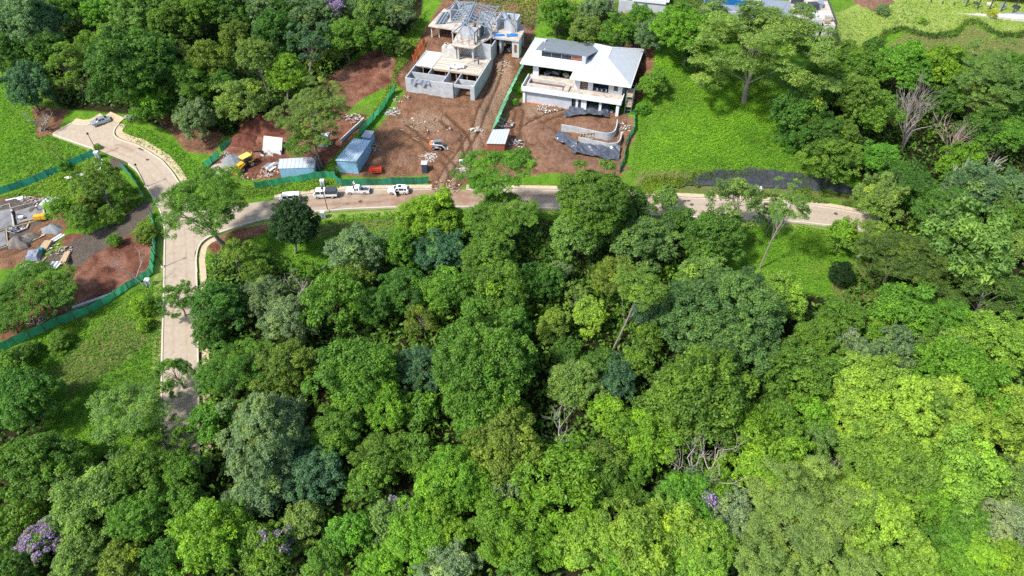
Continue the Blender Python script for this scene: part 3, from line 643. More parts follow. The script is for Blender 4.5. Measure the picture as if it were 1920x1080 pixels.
    plane([(25.2, 21.62, eR), (11.0, 21.62, eR), (18.2, 14.62, rR)], ROOFD)
    plane([(-2.3, 6.0, eR), (13.4, 6.0, eR), (15.8, 9.3, 8.35), (1.3, 9.3, 8.35)], ROOFW)
    plane([(-2.32, 20.4, eR), (-2.32, 6.0, eR), (1.28, 9.3, 8.35), (1.28, 17.6, 8.35)], ROOFW)
    # long dormer with its back-sloping roof in the darker grey
    P(MB().lohi(1.3, 13.2, 8.0, 8.25, 7.5, 8.35), 'dormer_sill', WHITEW)
    P(MB().lohi(1.3, 2.4, 7.98, 8.27, 8.36, 9.75), 'dormer_wall', WHITEW); P(MB().lohi(12.3, 13.25, 7.9, 8.27, 7.6, 9.75), 'dormer_wall', GREYW)
    P(MB().prism([(1.2, 8.3), (1.45, 8.3), (1.45, 19.8), (1.2, 19.8)], 6.9, [9.7, 9.7, 7.35, 7.35]), 'dormer_wall', WHITEW)
    P(MB().prism([(13.0, 8.3), (13.25, 8.3), (13.25, 16), (13.0, 16)], 6.9, [9.7, 9.7, 8.1, 8.1]), 'dormer_wall', GREYW)
    for k in range(4): P(MB().lohi(2.45+k*2.45, 4.8+k*2.45, 8.2, 8.26, 8.37, 9.5), 'dormer_window', GLASS if k < 3 else BRICK)
    for k in range(1, 4): P(MB().lohi(2.32+k*2.45, 2.44+k*2.45, 8.1, 8.3, 8.37, 9.5), 'window_post', STEEL)
    V = []; F = []; rr = random.Random(3)
    for k in range(28): V += [(2.5+k*.36, 7.96+rr.uniform(-.08, .08), 9.45+rr.uniform(0, .1)), (2.5+k*.36, 7.88+rr.uniform(-.08, .08), 9.70+rr.uniform(0, .12)), (2.5+k*.36, 8.2, 9.6)]
    for k in range(27): F += [(k*3, k*3+3, k*3+4, k*3+1), (k*3+1, k*3+4, k*3+5, k*3+2)]
    P(MB().add(V, F), 'loose_membrane', BLACKP)
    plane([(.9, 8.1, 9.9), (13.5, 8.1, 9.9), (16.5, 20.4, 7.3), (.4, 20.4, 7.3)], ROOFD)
    # ridge and hip caps, gutter edge
    for a, b in (((18.2, 8.9, rR), (18.2, 14.6, rR)), ((18.2, 8.9, rR), (25.2, 1.9, eR)), ((18.2, 8.9, rR), (11, 1.9, eR)), ((18.2, 14.6, rR), (25.2, 21.6, eR)), ((18.2, 14.6, rR), (11, 21.6, eR)), ((-2.3, 6, eR), (1.3, 9.3, 8.35))):
        P(MB().bar((a[0], a[1], a[2]+.03), (b[0], b[1], b[2]+.03), .34, .07), 'ridge_cap', WHITES)
    for a, b in (((11, 1.85, 6.9), (25.3, 1.85, 6.9)), ((25.3, 1.8, 6.9), (25.3, 21.7, 6.9)), ((-2.4, 5.92, 6.9), (11, 5.92, 6.9)), ((-2.4, 5.9, 6.9), (-2.4, 20.5, 6.9)), ((10.92, 1.9, 6.9), (10.92, 5.9, 6.9))):
        P(MB().bar(a, b, .12, .3), 'gutter', WHITEW)
    # standing seams
    for k in range(1, 14):
        x = 11+k; y1 = 1.95+min(k, 14.2-k)*.97; zt = eR+(rR-eR)*min(k, 14.2-k)/7.1
        P(MB().bar((x, 1.95, eR+.03), (x, y1, zt+.03), .05, .05), 'seam', ROOFW)
    for k in range(1, 19):
        y = 1.9+k*1.04; q = min(k*1.04, 19.7-k*1.04, 7.0); P(MB().bar((25.2, y, eR+.03), (25.2-q, y, eR+(rR-eR)*q/7+.03), .05, .05), 'seam', ROOFW)
    for k in range(1, 14): P(MB().bar((-2.2+k*1.05, 6.02, eR+.03), (-2.2+k*1.05, 6.0+min(k*.95, 3.2), eR+1.35*min(k*.95, 3.2)/3.3+.03), .05, .05), 'seam', ROOFW)
    # retaining wall behind
    return t
H2 = house_white()
def l2(o, a, z, x, y, dz=0): p = loc2(o, a, x, y); return (p[0], p[1], z+dz)
bw = thing('retaining_wall', l2(H2_O, H2_A, H2_Z, 2.0, 22.4), H2_A, 'low weathered concrete wall behind the white roofed house', 'wall')
MB().lohi(0, 10.5, 0, .3, 0, 5.6).build('wall_panel', CONC2, bw); MB().lohi(-.3, .35, -.4, .5, 0, 6.2).build('pier', CONC2, bw)
# curved retaining walls before the white house
def curved_wall(label, pts, h, zoff=0):
    W = rs_px(pts, 40); c = W[0]; z = min(hz(p.x, p.y) for p in W)
    t = thing('curved_retaining_wall', (c.x, c.y, z), 0, label, 'wall'); A = offset(W, .12); B = offset(W, -.12); V = []; F = []
    for a, b, p in zip(A, B, W):
        g = hz(p.x, p.y)-z
        for q, zz in ((a, g-1.5), (a, g+h), (b, g+h), (b, g-1.5)): V.append((q.x-c.x, q.y-c.y, zz))
    for i in range(39):
        for k in range(4): F.append((i*4+k, i*4+(k+1) % 4, i*4+4+(k+1) % 4, i*4+4+k))
    F += [(3, 2, 1, 0), tuple(range(156, 160))]
    MB().add(V, F).build('wall_panel', CONC, t); return t
curved_wall('upper grey curved garden wall before the white roofed house', [(1052, 245), (1085, 251), (1120, 259), (1138, 262), (1150, 259), (1155, 248), (1156, 236)], 1.7)
curved_wall('lower grey curved garden wall among the black plastic sheets', [(1084, 265), (1110, 271), (1140, 277), (1157, 276), (1163, 268), (1164, 256)], 1.2)
t = thing('wall_formwork', G(1098, 258), -.15, 'small timber formwork propped against the upper curved wall', 'formwork')
for k in range(5): MB().bar((-1.4+k*.7, -.3, .1), (-1.4+k*.7+.3, .1, 1.3), .1).build('strut', TIMB, t)
MB().bar((-1.7, .1, 1.35), (1.9, .1, 1.35), .14).build('rail', TIMB, t); MB().bar((-1.7, -.35, .1), (1.9, -.35, .1), .14).build('rail', TIMB, t)
# scaffold tower
p = l2(H2_O, H2_A, H2_Z, 24.6, 1.2); z = hz(p[0], p[1])
t = thing('scaffold_tower', (p[0], p[1], z-.3), H2_A, 'steel scaffold tower with boards at the corner of the white roofed house', 'scaffold')
for x in (0, 1.5):
    for y in (0, 2.0, 4.0): MB().tube([(x, y, 0), (x, y, 6.6)], .05, 6).build('pole', STEEL, t)
for k in range(1, 8):
    for y in (0, 2.0, 4.0): MB().bar((-.1, y, k*.85), (1.6, y, k*.85), .06).build('rung', STEEL, t)
    for x in (0, 1.5): MB().bar((x, -.1, k*.85), (x, 4.1, k*.85), .05).build('ledger', STEEL, t)
for k in (3, 6): MB().box((.75, 2, k*.85+.08), (1.3, 4.0, .07)).build('board', TIMB, t)
MB().bar((0, 0, .3), (0, 4, 5.9), .05).build('brace', STEEL, t); MB().bar((1.5, 0, .3), (1.5, 4, 5.9), .05).build('brace', STEEL, t)

# black plastic sheets: draped, crumpled
def sheet(name, label, cat, px, m, lift=.12, crumple=.5, n=30, seed=0, drop=None):
    P4 = [G(*p) for p in px]; c = sum(P4, Vector())/4; V = []; F = []
    for i in range(n+1):
        for j in range(n+1):
            u, v = i/n, j/n; wob = .06*math.sin(9*u+seed)+.04*math.sin(17*v+seed*2)
            a = P4[0].lerp(P4[1], u); b = P4[3].lerp(P4[2], u); p = a.lerp(b, min(max(v+wob*(v > .5)-wob*(v < .5), -.1), 1.1))
            cr = float(fbm(p.x+seed*13, p.y, 2.4, 2))*crumple*1.0+(.5-abs(float(fbm(p.x*1.0+p.y*.6+seed*7, p.y*.5, 1.5, 2))*2))*crumple*.5+(.5-abs(float(fbm(p.x*.5+seed*3, p.y*1.3-p.x*.5, 1.2, 1))*2))*crumple*.25
            V.append((p.x-c.x, p.y-c.y, hz(p.x, p.y)+lift+max(cr, -lift*.7)+(drop(u, v) if drop else 0)-c.z))
    for i in range(n):
        for j in range(n): F.append((i*(n+1)+j, (i+1)*(n+1)+j, (i+1)*(n+1)+j+1, i*(n+1)+j+1))
    o = MB().add(V, F).build(name, m, loc=c); tag(o, label, cat); return o
sheet('plastic_sheet', 'crumpled black plastic sheet on the heap under the white house terrace', 'sheet', [(1056, 219), (1142, 224), (1138, 204), (1075, 203)], BLACKP, .7, 1.2, seed=1)
sheet('plastic_sheet', 'wide black plastic sheet below the lower curved wall', 'sheet', [(1075, 292), (1160, 305), (1163, 276), (1085, 272)], BLACKP, .4, 1.1, seed=2)
sheet('plastic_sheet', 'black plastic sheet hanging at the left of the curved walls', 'sheet', [(1037, 262), (1080, 290), (1082, 270), (1048, 248)], BLACKP, .5, 1.1, seed=5)
# earth fill behind the curved walls
def mound(name, label, cat, px, py, rx, ry, h, m, seed=0, rz=0, n=36, kind=None, parent=None):
    p = G(px, py); V = [(0, 0, h*(1+.15*math.sin(seed)))]; F = []; ca, sa = math.cos(rz), math.sin(rz)
    for i in range(1, 12):
        r = i/11
        for j in range(n):
            a = 2*math.pi*j/n; k = 1+.8*float(fbm(math.cos(a)*2+seed*5, math.sin(a)*2, 1.0, 3)); x0 = rx*r*k*math.cos(a); y0 = ry*r*k*math.sin(a)
            x = x0*ca-y0*sa; y = x0*sa+y0*ca
            zz = hz(p.x+x, p.y+y)-p.z+h*(1-r**1.3)*(1+1.1*float(fbm(x+seed*9, y, 2.0, 3)))+.45*h*float(fbm(x*.6+y+seed, y*.5-x, .9, 2))*(1-r)-(.35 if i == 11 else 0)
            V.append((x, y, zz))
    for j in range(n): F.append((0, 1+j, 1+(j+1) % n))
    for i in range(10):
        for j in range(n): a = 1+i*n+j; b = 1+i*n+(j+1) % n; F.append((a, a+n, b+n, b))
    o = MB().add(V, F).build(name, m, parent, loc=p, smooth=True); tag(o, label, cat, kind=kind); return o
mound('earth_heap', 'brown earth heap filling the upper curved wall', 'earth heap', 1110, 243, 6.2, 2.0, 1.6, EARTH, 1, -.25)
mound('earth_heap', 'wide brown earth heap left of the black plastic', 'earth heap', 1030, 292, 5.5, 4.0, 1.5, EARTH, 2)
mound('earth_heap', 'brown earth bank below the black plastic by the road', 'earth heap', 1100, 312, 9.5, 2.2, 1.2, EARTH, 3, -.1)
mound('earth_heap', 'round brown earth heap inside the curling track', 'earth heap', 1010, 250, 4.2, 3.4, 1.0, EARTH, 4)
mound('earth_heap', 'big dark red earth heap under the forest edge', 'earth heap', 500, 238, 7.5, 3.6, 3.0, REDEARTH, 5)
mound('earth_heap', 'brown earth heap behind the small loader', 'earth heap', 838, 255, 3.4, 2.2, 1.2, EARTH, 6)
mound('earth_heap', 'low brown earth heap left of the small loader', 'earth heap', 760, 300, 3.2, 2.4, .9, EARTH, 7)
mound('earth_heap', 'dark red earth heap behind the yellow digger', 'earth heap', 455, 268, 4.5, 2.5, 1.6, REDEARTH, 8)
mound('gravel_heap', 'smooth blue grey gravel heap beside the yellow pump', 'gravel', 100, 431, 2.6, 1.7, 1.3, GRAV, 9)
mound('sand_heap', 'dark sand heap at the left building pit', 'sand', 36, 456, 2.4, 1.7, 1.4, SAND, 10)
mound('sand_heap', 'small sand heap between the big sand heap and the gravel', 'sand', 56, 446, 1.9, 1.3, 1.2, SAND, 11)
mound('gravel_heap', 'grey gravel heap in front of the yellow digger', 'gravel', 435, 302, 2.6, 2.2, 1.5, GRAV, 12)
mound('rubble_heap', 'pale rubble spread by the green fence corner', 'rubble', 413, 316, 3.2, 2.0, .6, RUBBLE, 13)
mound('rubble_heap', 'brown rubble heap behind the yellow digger arm', 'rubble', 505, 288, 1.9, 1.3, 1.0, RUBBLE, 14)

# debris piles with pieces one can pick out
DULL = mat('dusty_scrap', (.46, .445, .42), .85, var=.35, scale=3)
def debris(label, px, py, r, mats, seed, n=30, base=RUBBLE, cat='debris'):
    p = G(px, py); t = thing('debris_pile', p, 0, label, cat); rr = random.Random(seed)
    for k in range(n):
        a = rr.uniform(0, 6.3); q = r*math.sqrt(rr.random()); s = rr.uniform(.15, .5)
        x, y = q*math.cos(a), q*.7*math.sin(a); zz = hz(p.x+x, p.y+y)-p.z+.25*(1-q/r)+.12
        if rr.random() < .45: MB().box((x, y, zz+.1), (s*3.6, .11, .06), rz=rr.uniform(0, 3.1), ry=rr.uniform(-.3, .3)).build('board', rr.choice(mats), t)
        else: MB().box((x, y, zz), (s, s*.8, s*.5), rz=rr.uniform(0, 3.1), rx=rr.uniform(-.5, .5)).build('scrap', rr.choice(mats), t)
    return t
debris('white rubbish pile beside the tall green diagonal fence', 736, 212, 1.9, [DULL, CONC2, TIMBG], 1, 53)
debris('white and grey rubbish pile behind the portable toilet', 803, 297, 2.2, [DULL, CONC2, RUBBLE, TIMBG], 2, 70)
debris('small heap of pale scrap boards in the middle of the yard', 894, 245, 1.5, [DULL, TIMBG, CONC2], 3, 28)
debris('timber offcuts along the rutted track by the long green fence', 942, 128, 2.6, [TIMB, TIMBG], 4, 32)
debris('bent scrap sheets beside the brick shed', 968, 272, 2.2, [DULL, CONC2, GREYT], 5, 32)
debris('twisted scrap above the brick shed roof', 948, 232, 2.0, [TIMBG, GREYT, DULL], 6, 36)
debris('cement sacks heap behind the grey gravel by the digger', 424, 291, 1.5, [DULL, CONC2, GREYT], 7, 24)
debris('loose timber scraps between the digger and the white shed', 505, 322, 2.2, [TIMBG, TIMB, DULL, RUST], 8, 53)
debris('scattered boards at the mouth of the yard near the road', 838, 352, 3.4, [TIMB, EARTH, TIMBG], 9, 45)
debris('pale scrap under the spreading tree by the yard mouth', 864, 322, 1.6, [DULL, CONC2, TIMB], 10, 28)
debris('white rubbish under the dark trees beside the turning head', 244, 221, 1.5, [DULL, GREYT], 11, 24)
debris('brick red boards on the red earth by the lower green fence', 66, 604, 1.6, [TIMB, TIMBG], 12, 18)
debris('grey rubble ring beside the small concrete hut', 965, 95, 1.8, [CONC2, DULL], 13, 36)
debris('rubble line along the low wall by the tall green fence', 660, 225, 2.8, [CONC2, RUBBLE, TIMBG], 14, 36)
debris('pipes and scrap among the sand heaps of the left site', 30, 432, 1.8, [DULL, GREYT, STEELD], 15, 32)
debris('boards and scrap on the brown earth behind the foundation', 60, 375, 2.6, [TIMBG, DULL, TIMB], 31, 26)
debris('loose stones and offcuts on the drive beside the timber piles', 110, 470, 2.6, [TIMBG, TIMB, CONC2], 32, 26)
debris('clods and planks before the low blue shed', 475, 330, 2.6, [TIMB, EARTH, RUST, DULL], 33, 26)
debris('scrap timber behind the tall blue shed', 704, 275, 2.0, [TIMB, TIMBG, DULL], 34, 26)
debris('broken blocks at the left foot of the shell house', 752, 185, 2.0, [CONC2, TIMBG, EARTH], 35, 22)
debris('rubble at the foot of the white house terrace', 1030, 205, 3.0, [CONC2, EARTH, DULL], 36, 34)
debris('scrap by the right fence of the white house yard', 1170, 240, 1.8, [CONC2, TIMBG, DULL], 37, 26)
debris('scattered pale stones across the middle of the yard', 800, 240, 6.0, [CONC2, TIMB, EARTH], 38, 40)
t = thing('sack_pile', l2(H1_O, H1_A, H1_Z, 10.6, 7.8, 3.7), H1_A, 'white heap of sacks on the timber deck of the shell house', 'sacks')
rr = random.Random(2)
for k in range(16): MB().box((rr.uniform(-1.6, 1.6), rr.uniform(-.8, .8), .2+.5*rr.random()), (1.0, .7, .45), rz=rr.uniform(0, 3), rx=rr.uniform(-.3, .3)).build('sack', WHITES, t)
for (lx, ly, lb) in ((18.0, 19.6, 'blue tarp hanging over the slab edge of the shell house'), (21.2, 20.4, 'small blue tarp bundle on the right slab of the shell house')):
    t = thing('tarp_bundle', l2(H1_O, H1_A, H1_Z, lx, ly, 7.58), H1_A+.3, lb, 'tarp')
    V = []; F = []
    for i in range(9):
        for j in range(7): V.append(((i-4)*.34, (j-3)*.24-(.2 if lx < 20 else 0), .12+.45*math.exp(-((i-4)**2/8+(j-3)**2/5))*(1+.8*float(fbm(i*1.1+lx, j*1.3, 1.5, 2)))-(.5 if lx < 20 and j < 2 else 0)))
    for i in range(8):
        for j in range(6): F.append((i*7+j, (i+1)*7+j, (i+1)*7+j+1, i*7+j+1))
    MB().add(V, F).build('tarp', BLUET, t)
pp = [G(*q) for q in ((777, 118), (782, 108), (788, 100), (794, 92), (798, 82))]
t = thing('orange_barrier', pp[0], 0, 'orange plastic barrier mesh beside the timber deck', 'barrier')
for a, b in zip(pp, pp[1:]):
    a = a-pp[0]; b = b-pp[0]
    MB().add([(a.x, a.y, a.z+.5), (b.x, b.y, b.z+.5), (b.x-.25, b.y, b.z+1.9), (a.x-.25, a.y, a.z+1.7)], [(0, 1, 2, 3)]).build('mesh_panel', ORANGE, t)
    MB().tube([(a.x, a.y, a.z-.2), (a.x-.3, a.y, a.z+2.2)], .09, 5).build('post', ORANGE, t)
# concrete mixers and water tank near the shell house
for (px, py, lb, m) in ((936, 87, 'grey concrete mixer under the slab edge of the shell house', CONC2), (945, 88, 'pale mixer beside the grey one under the slab edge', WHITES)):
    p = G(px, py); t = thing('concrete_mixer', p, -.2, lb, 'mixer', 'mixers by the shell house')
    MB().tube([(0, -.1, .75), (.1, -.5, 1.0), (.15, -.8, 1.2)], [.5, .55, .25], 10).build('drum', m, t)
    for s in (-.4, .4): MB().bar((s, .3, 0), (s*.6, 0, .9), .08).build('leg', STEELD, t); MB().tube([(s-.05, .3, .22), (s+.05, .3, .22)], .22, 8).build('wheel', TYRE, t)

# ------------------------------------------------------------ sheds, toilet, boxes
def shed(name, label, px, h, roofm, wallm, slope=.25, over=.3, ribs=8, rise=None):
    g = [G(*p, h) for p in px]; c = sum(g, Vector())/4; z = min(hz(p.x, p.y) for p in g)
    t = thing(name, (c.x, c.y, z), 0, label, 'shed'); R = [(p.x-c.x, p.y-c.y) for p in g]     # back-left, back-right, front-right, front-left
    zt = [hz(c.x, c.y)-z+h+s for s in (slope, slope, -slope, -slope)]
    W = [(x*(1-over/max(2, math.hypot(x, y))), y*(1-over/max(2, math.hypot(x, y)))) for x, y in R]
    for i, nm in enumerate(('back', 'side', 'front', 'side')):
        a, b = W[i], W[(i+1) % 4]; d = Vector((b[0]-a[0], b[1]-a[1])); nrm = Vector((d.y, -d.x)).normalized()*.06
        q = [(a[0], a[1]), (b[0], b[1]), (b[0]-nrm.x, b[1]-nrm.y), (a[0]-nrm.x, a[1]-nrm.y)]
        zz = [zt[i]-.12, zt[(i+1) % 4]-.12, zt[(i+1) % 4]-.12, zt[i]-.12]
        w_ = MB().prism(q, -.4, zz).build('wall', wallm, t)
    mb = MB(); mb.slab([(R[i][0], R[i][1], zt[i]) for i in range(4)], .08); rf = mb.build('roof', roofm, t)
    B0, B1, F1, F0 = [Vector((R[i][0], R[i][1], zt[i]+.02)) for i in range(4)]
    for k in range(ribs+1): u = k/ribs; MB().bar(B0.lerp(B1, u), F0.lerp(F1, u), .06, .06).build('rib', roofm, rf)
    return t
shed('blue_shed', 'tall light blue metal shed behind the roadside fence', [(663, 255), (695, 260), (669, 307), (629, 304)], 3.0, ROOFB, WALLB, ribs=6)
shed('small_shed', 'small white roofed shed behind the tall blue shed', [(686, 244), (702, 246), (694, 259), (677, 256)], 2.4, ROOFW, WALLB, ribs=3)
shed('blue_shed', 'low white roofed blue shed beside the red earth', [(524, 298), (592, 293), (590, 314), (521, 317)], 2.6, ROOFW, WALLB, ribs=9)
shed('brick_shed', 'small brick shed with a white metal roof in the yard', [(924, 241), (956, 240), (947, 272), (912, 271)], 2.6, ROOFW, BRICK, ribs=6)
shed('small_shed', 'grey blue shed half hidden behind the spreading tree', [(600, 252), (618, 248), (612, 262), (594, 262)], 2.2, ROOFB, WALLB, ribs=3)
def cabin(name, label, cat, px, py, s, rz, wm, rm, door=None, z=0):
    p = G(px, py); t = thing(name, p, rz, label, cat)
    MB().lohi(-s[0]/2, s[0]/2, -s[1]/2, s[1]/2, -.3, s[2]).build('body', wm, t)
    MB().lohi(-s[0]/2-.06, s[0]/2+.06, -s[1]/2-.06, s[1]/2+.06, s[2]+.002, s[2]+.16).build('roof', rm, t)
    if door: MB().lohi(-s[0]*.32, s[0]*.32, -s[1]/2-.04, -s[1]/2-.002, .1, s[2]-.25).build('door', door, t)
    return t
cabin('portable_toilet', 'dark portable toilet with a white roof by the green fence', 'toilet', 797, 322, (1.2, 1.2, 2.3), 0, mat('toilet_grey', (.06, .08, .11), .6), WHITES, mat('toilet_door', (.05, .07, .10), .5))
UT = mat('cabinet_white', (.66, .68, .70), .6, var=.06); UD = mat('cabinet_panel', (.20, .26, .34), .5)
for (px, py, lb) in ((607, 408, 'white utility cabinet on the grass below the street lamp'), (606, 349, 'white utility cabinet on the bank behind the parked truck'), (281, 535, 'white utility cabinet at the bend of the green fence'), (185, 296, 'white utility cabinet at the end of the teal fence'), (1421, 363, 'white utility cabinet on the footpath before the black bank'), (865, 309, 'white tank box beside the spreading tree in the yard')):
    cabin('utility_cabinet', lb, 'cabinet', px, py, (.8, .7, 1.5 if px != 865 else 1.0), 0, UT, WHITES, UD if px < 620 else None)
# leaning concrete slab
p = G(513, 282); t = thing('concrete_tank', p, -.2, 'leaning pale concrete slab structure at the foot of the red earth heap', 'concrete tank')
MB().box((0, .3, 1.3), (4.6, 3.6, .3), rx=.9).build('cover_slab', CONC2, t); MB().box((.6, -.9, .3), (3.4, .3, 1.4)).build('wall', WHITEW, t)
# red barriers
p = G(705, 322); t = thing('barrier_stack', p, .05, 'stacked orange red plastic barriers beside the blue shed', 'barriers'); REDP = mat('red_plastic', (.62, .075, .04), .5)
for k in range(5):
    f = MB(); y = -.9+k*.4
    for zz in (.15, .6, 1.05): f.bar((-1.3, y, zz-.1*k+.3), (1.3, y+.1, zz-.1*k+.3), .1)
    for x in (-1.3, -.65, 0, .65, 1.3): f.bar((x, y, .3-.1*k), (x, y+.05, 1.4-.1*k), .09)
    f.build('barrier_frame', REDP, t)
# timber and steel stacks at the left site
def stack(name, label, px, py, rz, n, L, w, h, m, layers=1, seed=0, cat='timber stack', child='plank'):
    p = G(px, py); t = thing(name, p, rz, label, cat); rr = random.Random(seed)
    for l in range(layers):
        for k in range(n): MB().box(((k-(n-1)/2)*w*1.12, rr.uniform(-.15, .15), .05+h*(l+.55)), (w, L*rr.uniform(.9, 1.05), h*.92), rz=rr.uniform(-.03, .03)).build(child, m if not isinstance(m, list) else m[(k+l) % len(m)], t)
    return t
stack('timber_stack', 'neat pale timber stack at the end of the gravel drive', 125, 485, .12, 5, 3.2, .2, .2, TIMB, 3, 1)
stack('steel_stack', 'flat stack of grey and white channels on the gravel drive', 105, 494, -.12, 8, 3.0, .24, .12, [STEEL, WHITES, GREYT], 1, 2, 'steel stack', 'channel')
stack('timber_stack', 'broad untidy timber pile on the building site at left', 88, 463, .05, 6, 2.6, .22, .2, TIMB, 3, 3)
stack('timber_stack', 'low timber pile next to the tarped goods', 76, 490, -.25, 6, 2.2, .22, .14, TIMB, 2, 4)
stack('steel_stack', 'white steel channels leaning by the gravel heap', 108, 447, -.55, 3, 4.2, .35, .15, [WHITES, STEEL], 1, 5, 'steel stack', 'channel')
stack('timber_stack', 'single pale board between the sand heap and gravel', 73, 445, -.75, 2, 2.8, .3, .08, TIMB, 1, 6)
stack('steel_stack', 'white sheets on the shaded bank of the left site', 22, 376, -1.15, 3, 4.8, .35, .14, [WHITES, ROOFB], 1, 7, 'sheet stack', 'sheet')
stack('steel_stack', 'white sheets lying in the grass below the teal fence', 141, 331, -1.1, 3, 4.0, .3, .12, [WHITES], 1, 8, 'sheet stack', 'sheet')
stack('steel_stack', 'grey roofing sheets between the digger and the white shed', 509, 311, -.5, 6, 3.6, .4, .1, [STEEL, GREYT, WHITES], 1, 9, 'sheet stack', 'sheet')
stack('steel_stack', 'metal sheets leaning at the corner behind the left site olive tree', 93, 378, -.1, 4, 3.0, .7, .1, [ROOFB, CONC2], 1, 11, 'sheet stack', 'sheet')
stack('block_row', 'long row of grey concrete blocks behind the lower green fence', 190, 571, 0, 1, .1, .1, .1, CONC2, 1, 10, 'blocks', 'block')
t = bpy.data.objects['block_row']; a = G(140, 582)-t.location; b = G(222, 553)-t.location
for k in range(13):
    q = a.lerp(b, k/12); MB().box((q.x, q.y+.4, q.z+.35), (.75, .6, .5), rz=.35+.05*math.sin(k*3)).build('block', CONC2, t)
p = G(66, 483); t = thing('covered_goods', p, .2, 'grey tarp covered goods among the timber piles', 'tarp')
V = []; F = []
for i in range(9):
    for j in range(9): V.append(((i-4)*.32, (j-4)*.34, max(-.1, 1.2*min(1, 3.2*(1-max(abs(i-4), abs(j-4))/4.3))*(1+.4*float(fbm(i*.9, j*.9, 1.5, 2))))))
for i in range(8):
    for j in range(8): F.append((i*9+j, (i+1)*9+j, (i+1)*9+j+1, i*9+j+1))
MB().add(V, F).build('tarp', GREYT, t); MB().box((.9, 1.3, .5), (1.0, .8, 1.0)).build('drum_rack', mat('teal_drum', (.02, .20, .24), .5), t)
debris('white sacks heap above the trees at the left site edge', 50, 503, 1.5, [WHITES], 16, 24)
# foundation with timber forms
p0 = G(40, 400); t = thing('house_foundation', p0, 0, 'new house foundation with timber forms and wet grey slab', 'foundation')
def loop(pts, w, h, m, nm, zz=.15):
    W = [G(*p)-p0 for p in pts]
    for a, b in zip(W, W[1:]): MB().bar((a.x, a.y, a.z+zz), (b.x, b.y, b.z+zz), w, h).build(nm, m, t)
loop([(-12, 390), (3.7, 388.5), (19, 384), (21, 392.5), (84, 376), (87, 389), (91, 408)], .14, .45, TIMBG, 'form_board')
loop([(-12, 438), (13, 431), (70, 415.5), (91, 409)], .14, .4, TIMB, 'form_board'); loop([(13, 431), (16, 463), (-12, 472)], .14, .4, TIMB, 'form_board')
loop([(22, 394), (27, 426)], .3, .35, TIMBG, 'form_board'); loop([(80, 380), (84, 405)], .3, .3, TIMBG, 'form_board')
for pts in ([(-12, 398), (20, 392), (26, 424), (-12, 434)], [(29, 397), (78, 383), (82, 405), (33, 421)], [(-12, 440), (10, 434), (13, 460), (-12, 468)]):
    W = [G(*p)-p0 for p in pts]; MB().slab([(w.x, w.y, w.z+.14) for w in W], .3).build('slab', mat('wet_concrete', (.17, .175, .18), .6, var=.35, scale=.6, col2=(.27, .27, .27)), t)
p = G(80, 413); t = thing('yellow_pump', p, .1, 'small yellow engine powered machine on the foundation edge', 'machine')
MB().box((-.6, 0, .95), (1.3, .9, .8)).build('hopper', YEL, t); MB().box((.7, 0, 1.0), (1.0, 1.0, 1.0)).build('engine_cover', YEL, t)
MB().box((0, 0, .5), (2.6, .7, .15)).build('chassis', STEELD, t); MB().bar((-1.2, 0, .5), (-4.2, -.6, .4), .16).build('drawbar', TIMB, t)
for s in (-.5, .5): MB().tube([(.4, s-.08, .3), (.4, s+.08, .3)], .3, 10).build('wheel', TYRE, t)
stack('timber_stack', 'upright pale plank lying by the yellow machine', 53, 422, .15, 1, 2.4, .3, .1, TIMB, 1, 12)
t = thing('wheelbarrow', G(42, 411), .3, 'white wheelbarrow on the wet foundation slab', 'wheelbarrow')
MB().prism([(-.45, -.35), (.45, -.3), (.45, .3), (-.45, .35)], .35, .75).build('tray', WHITES, t); MB().tube([(-.7, -.05, .2), (-.7, .05, .2)], .2, 8).build('wheel', TYRE, t)
for s in (-.25, .25): MB().bar((-.6, s, .3), (1.0, s*1.3, .65), .05).build('handle', STEELD, t)
# toppled white frame by the fence end
t = thing('white_gate_frame', G(182, 314), .5, 'toppled white pipe frame beside the teal fence end', 'frame')
for a, b in (((-1.2, -1.5, .2), (0, 1.6, .8)), ((.6, -1.3, .2), (1.6, 1.4, .8)), ((-1.2, -1.5, .2), (.6, -1.3, .2)), ((-.5, 0, .5), (1.1, .1, .5)), ((0, 1.6, .8), (1.6, 1.4, .8))): MB().bar(a, b, .1).build('pipe', WHITES, t)
# low wall along the yard and the tree stump
t = thing('yard_wall', G(662, 248), 0, 'thin grey boundary wall along the red yard', 'wall')
a = G(640, 268)-t.location; b = G(683, 228)-t.location; MB().bar((a.x, a.y, a.z+.4), (b.x, b.y, b.z+.4), .25, 1.2).build('wall_panel', CONC2, t)
t = thing('tree_stump', G(263, 615), .4, 'weathered grey tree stump in the grass beside the road', 'stump'); BARKG = mat('grey_dead_wood', (.36, .33, .31), .9, var=.35, scale=4)
MB().tube([(0, 0, -.3), (.05, 0, .5), (.1, .05, 1.0)], [.75, .55, .45], 9).build('trunk', BARKG, t); MB().tube([(.2, 0, .3), (1.2, -.2, .4), (1.9, -.3, .3)], [.35, .3, .22], 7).build('root', BARKG, t)

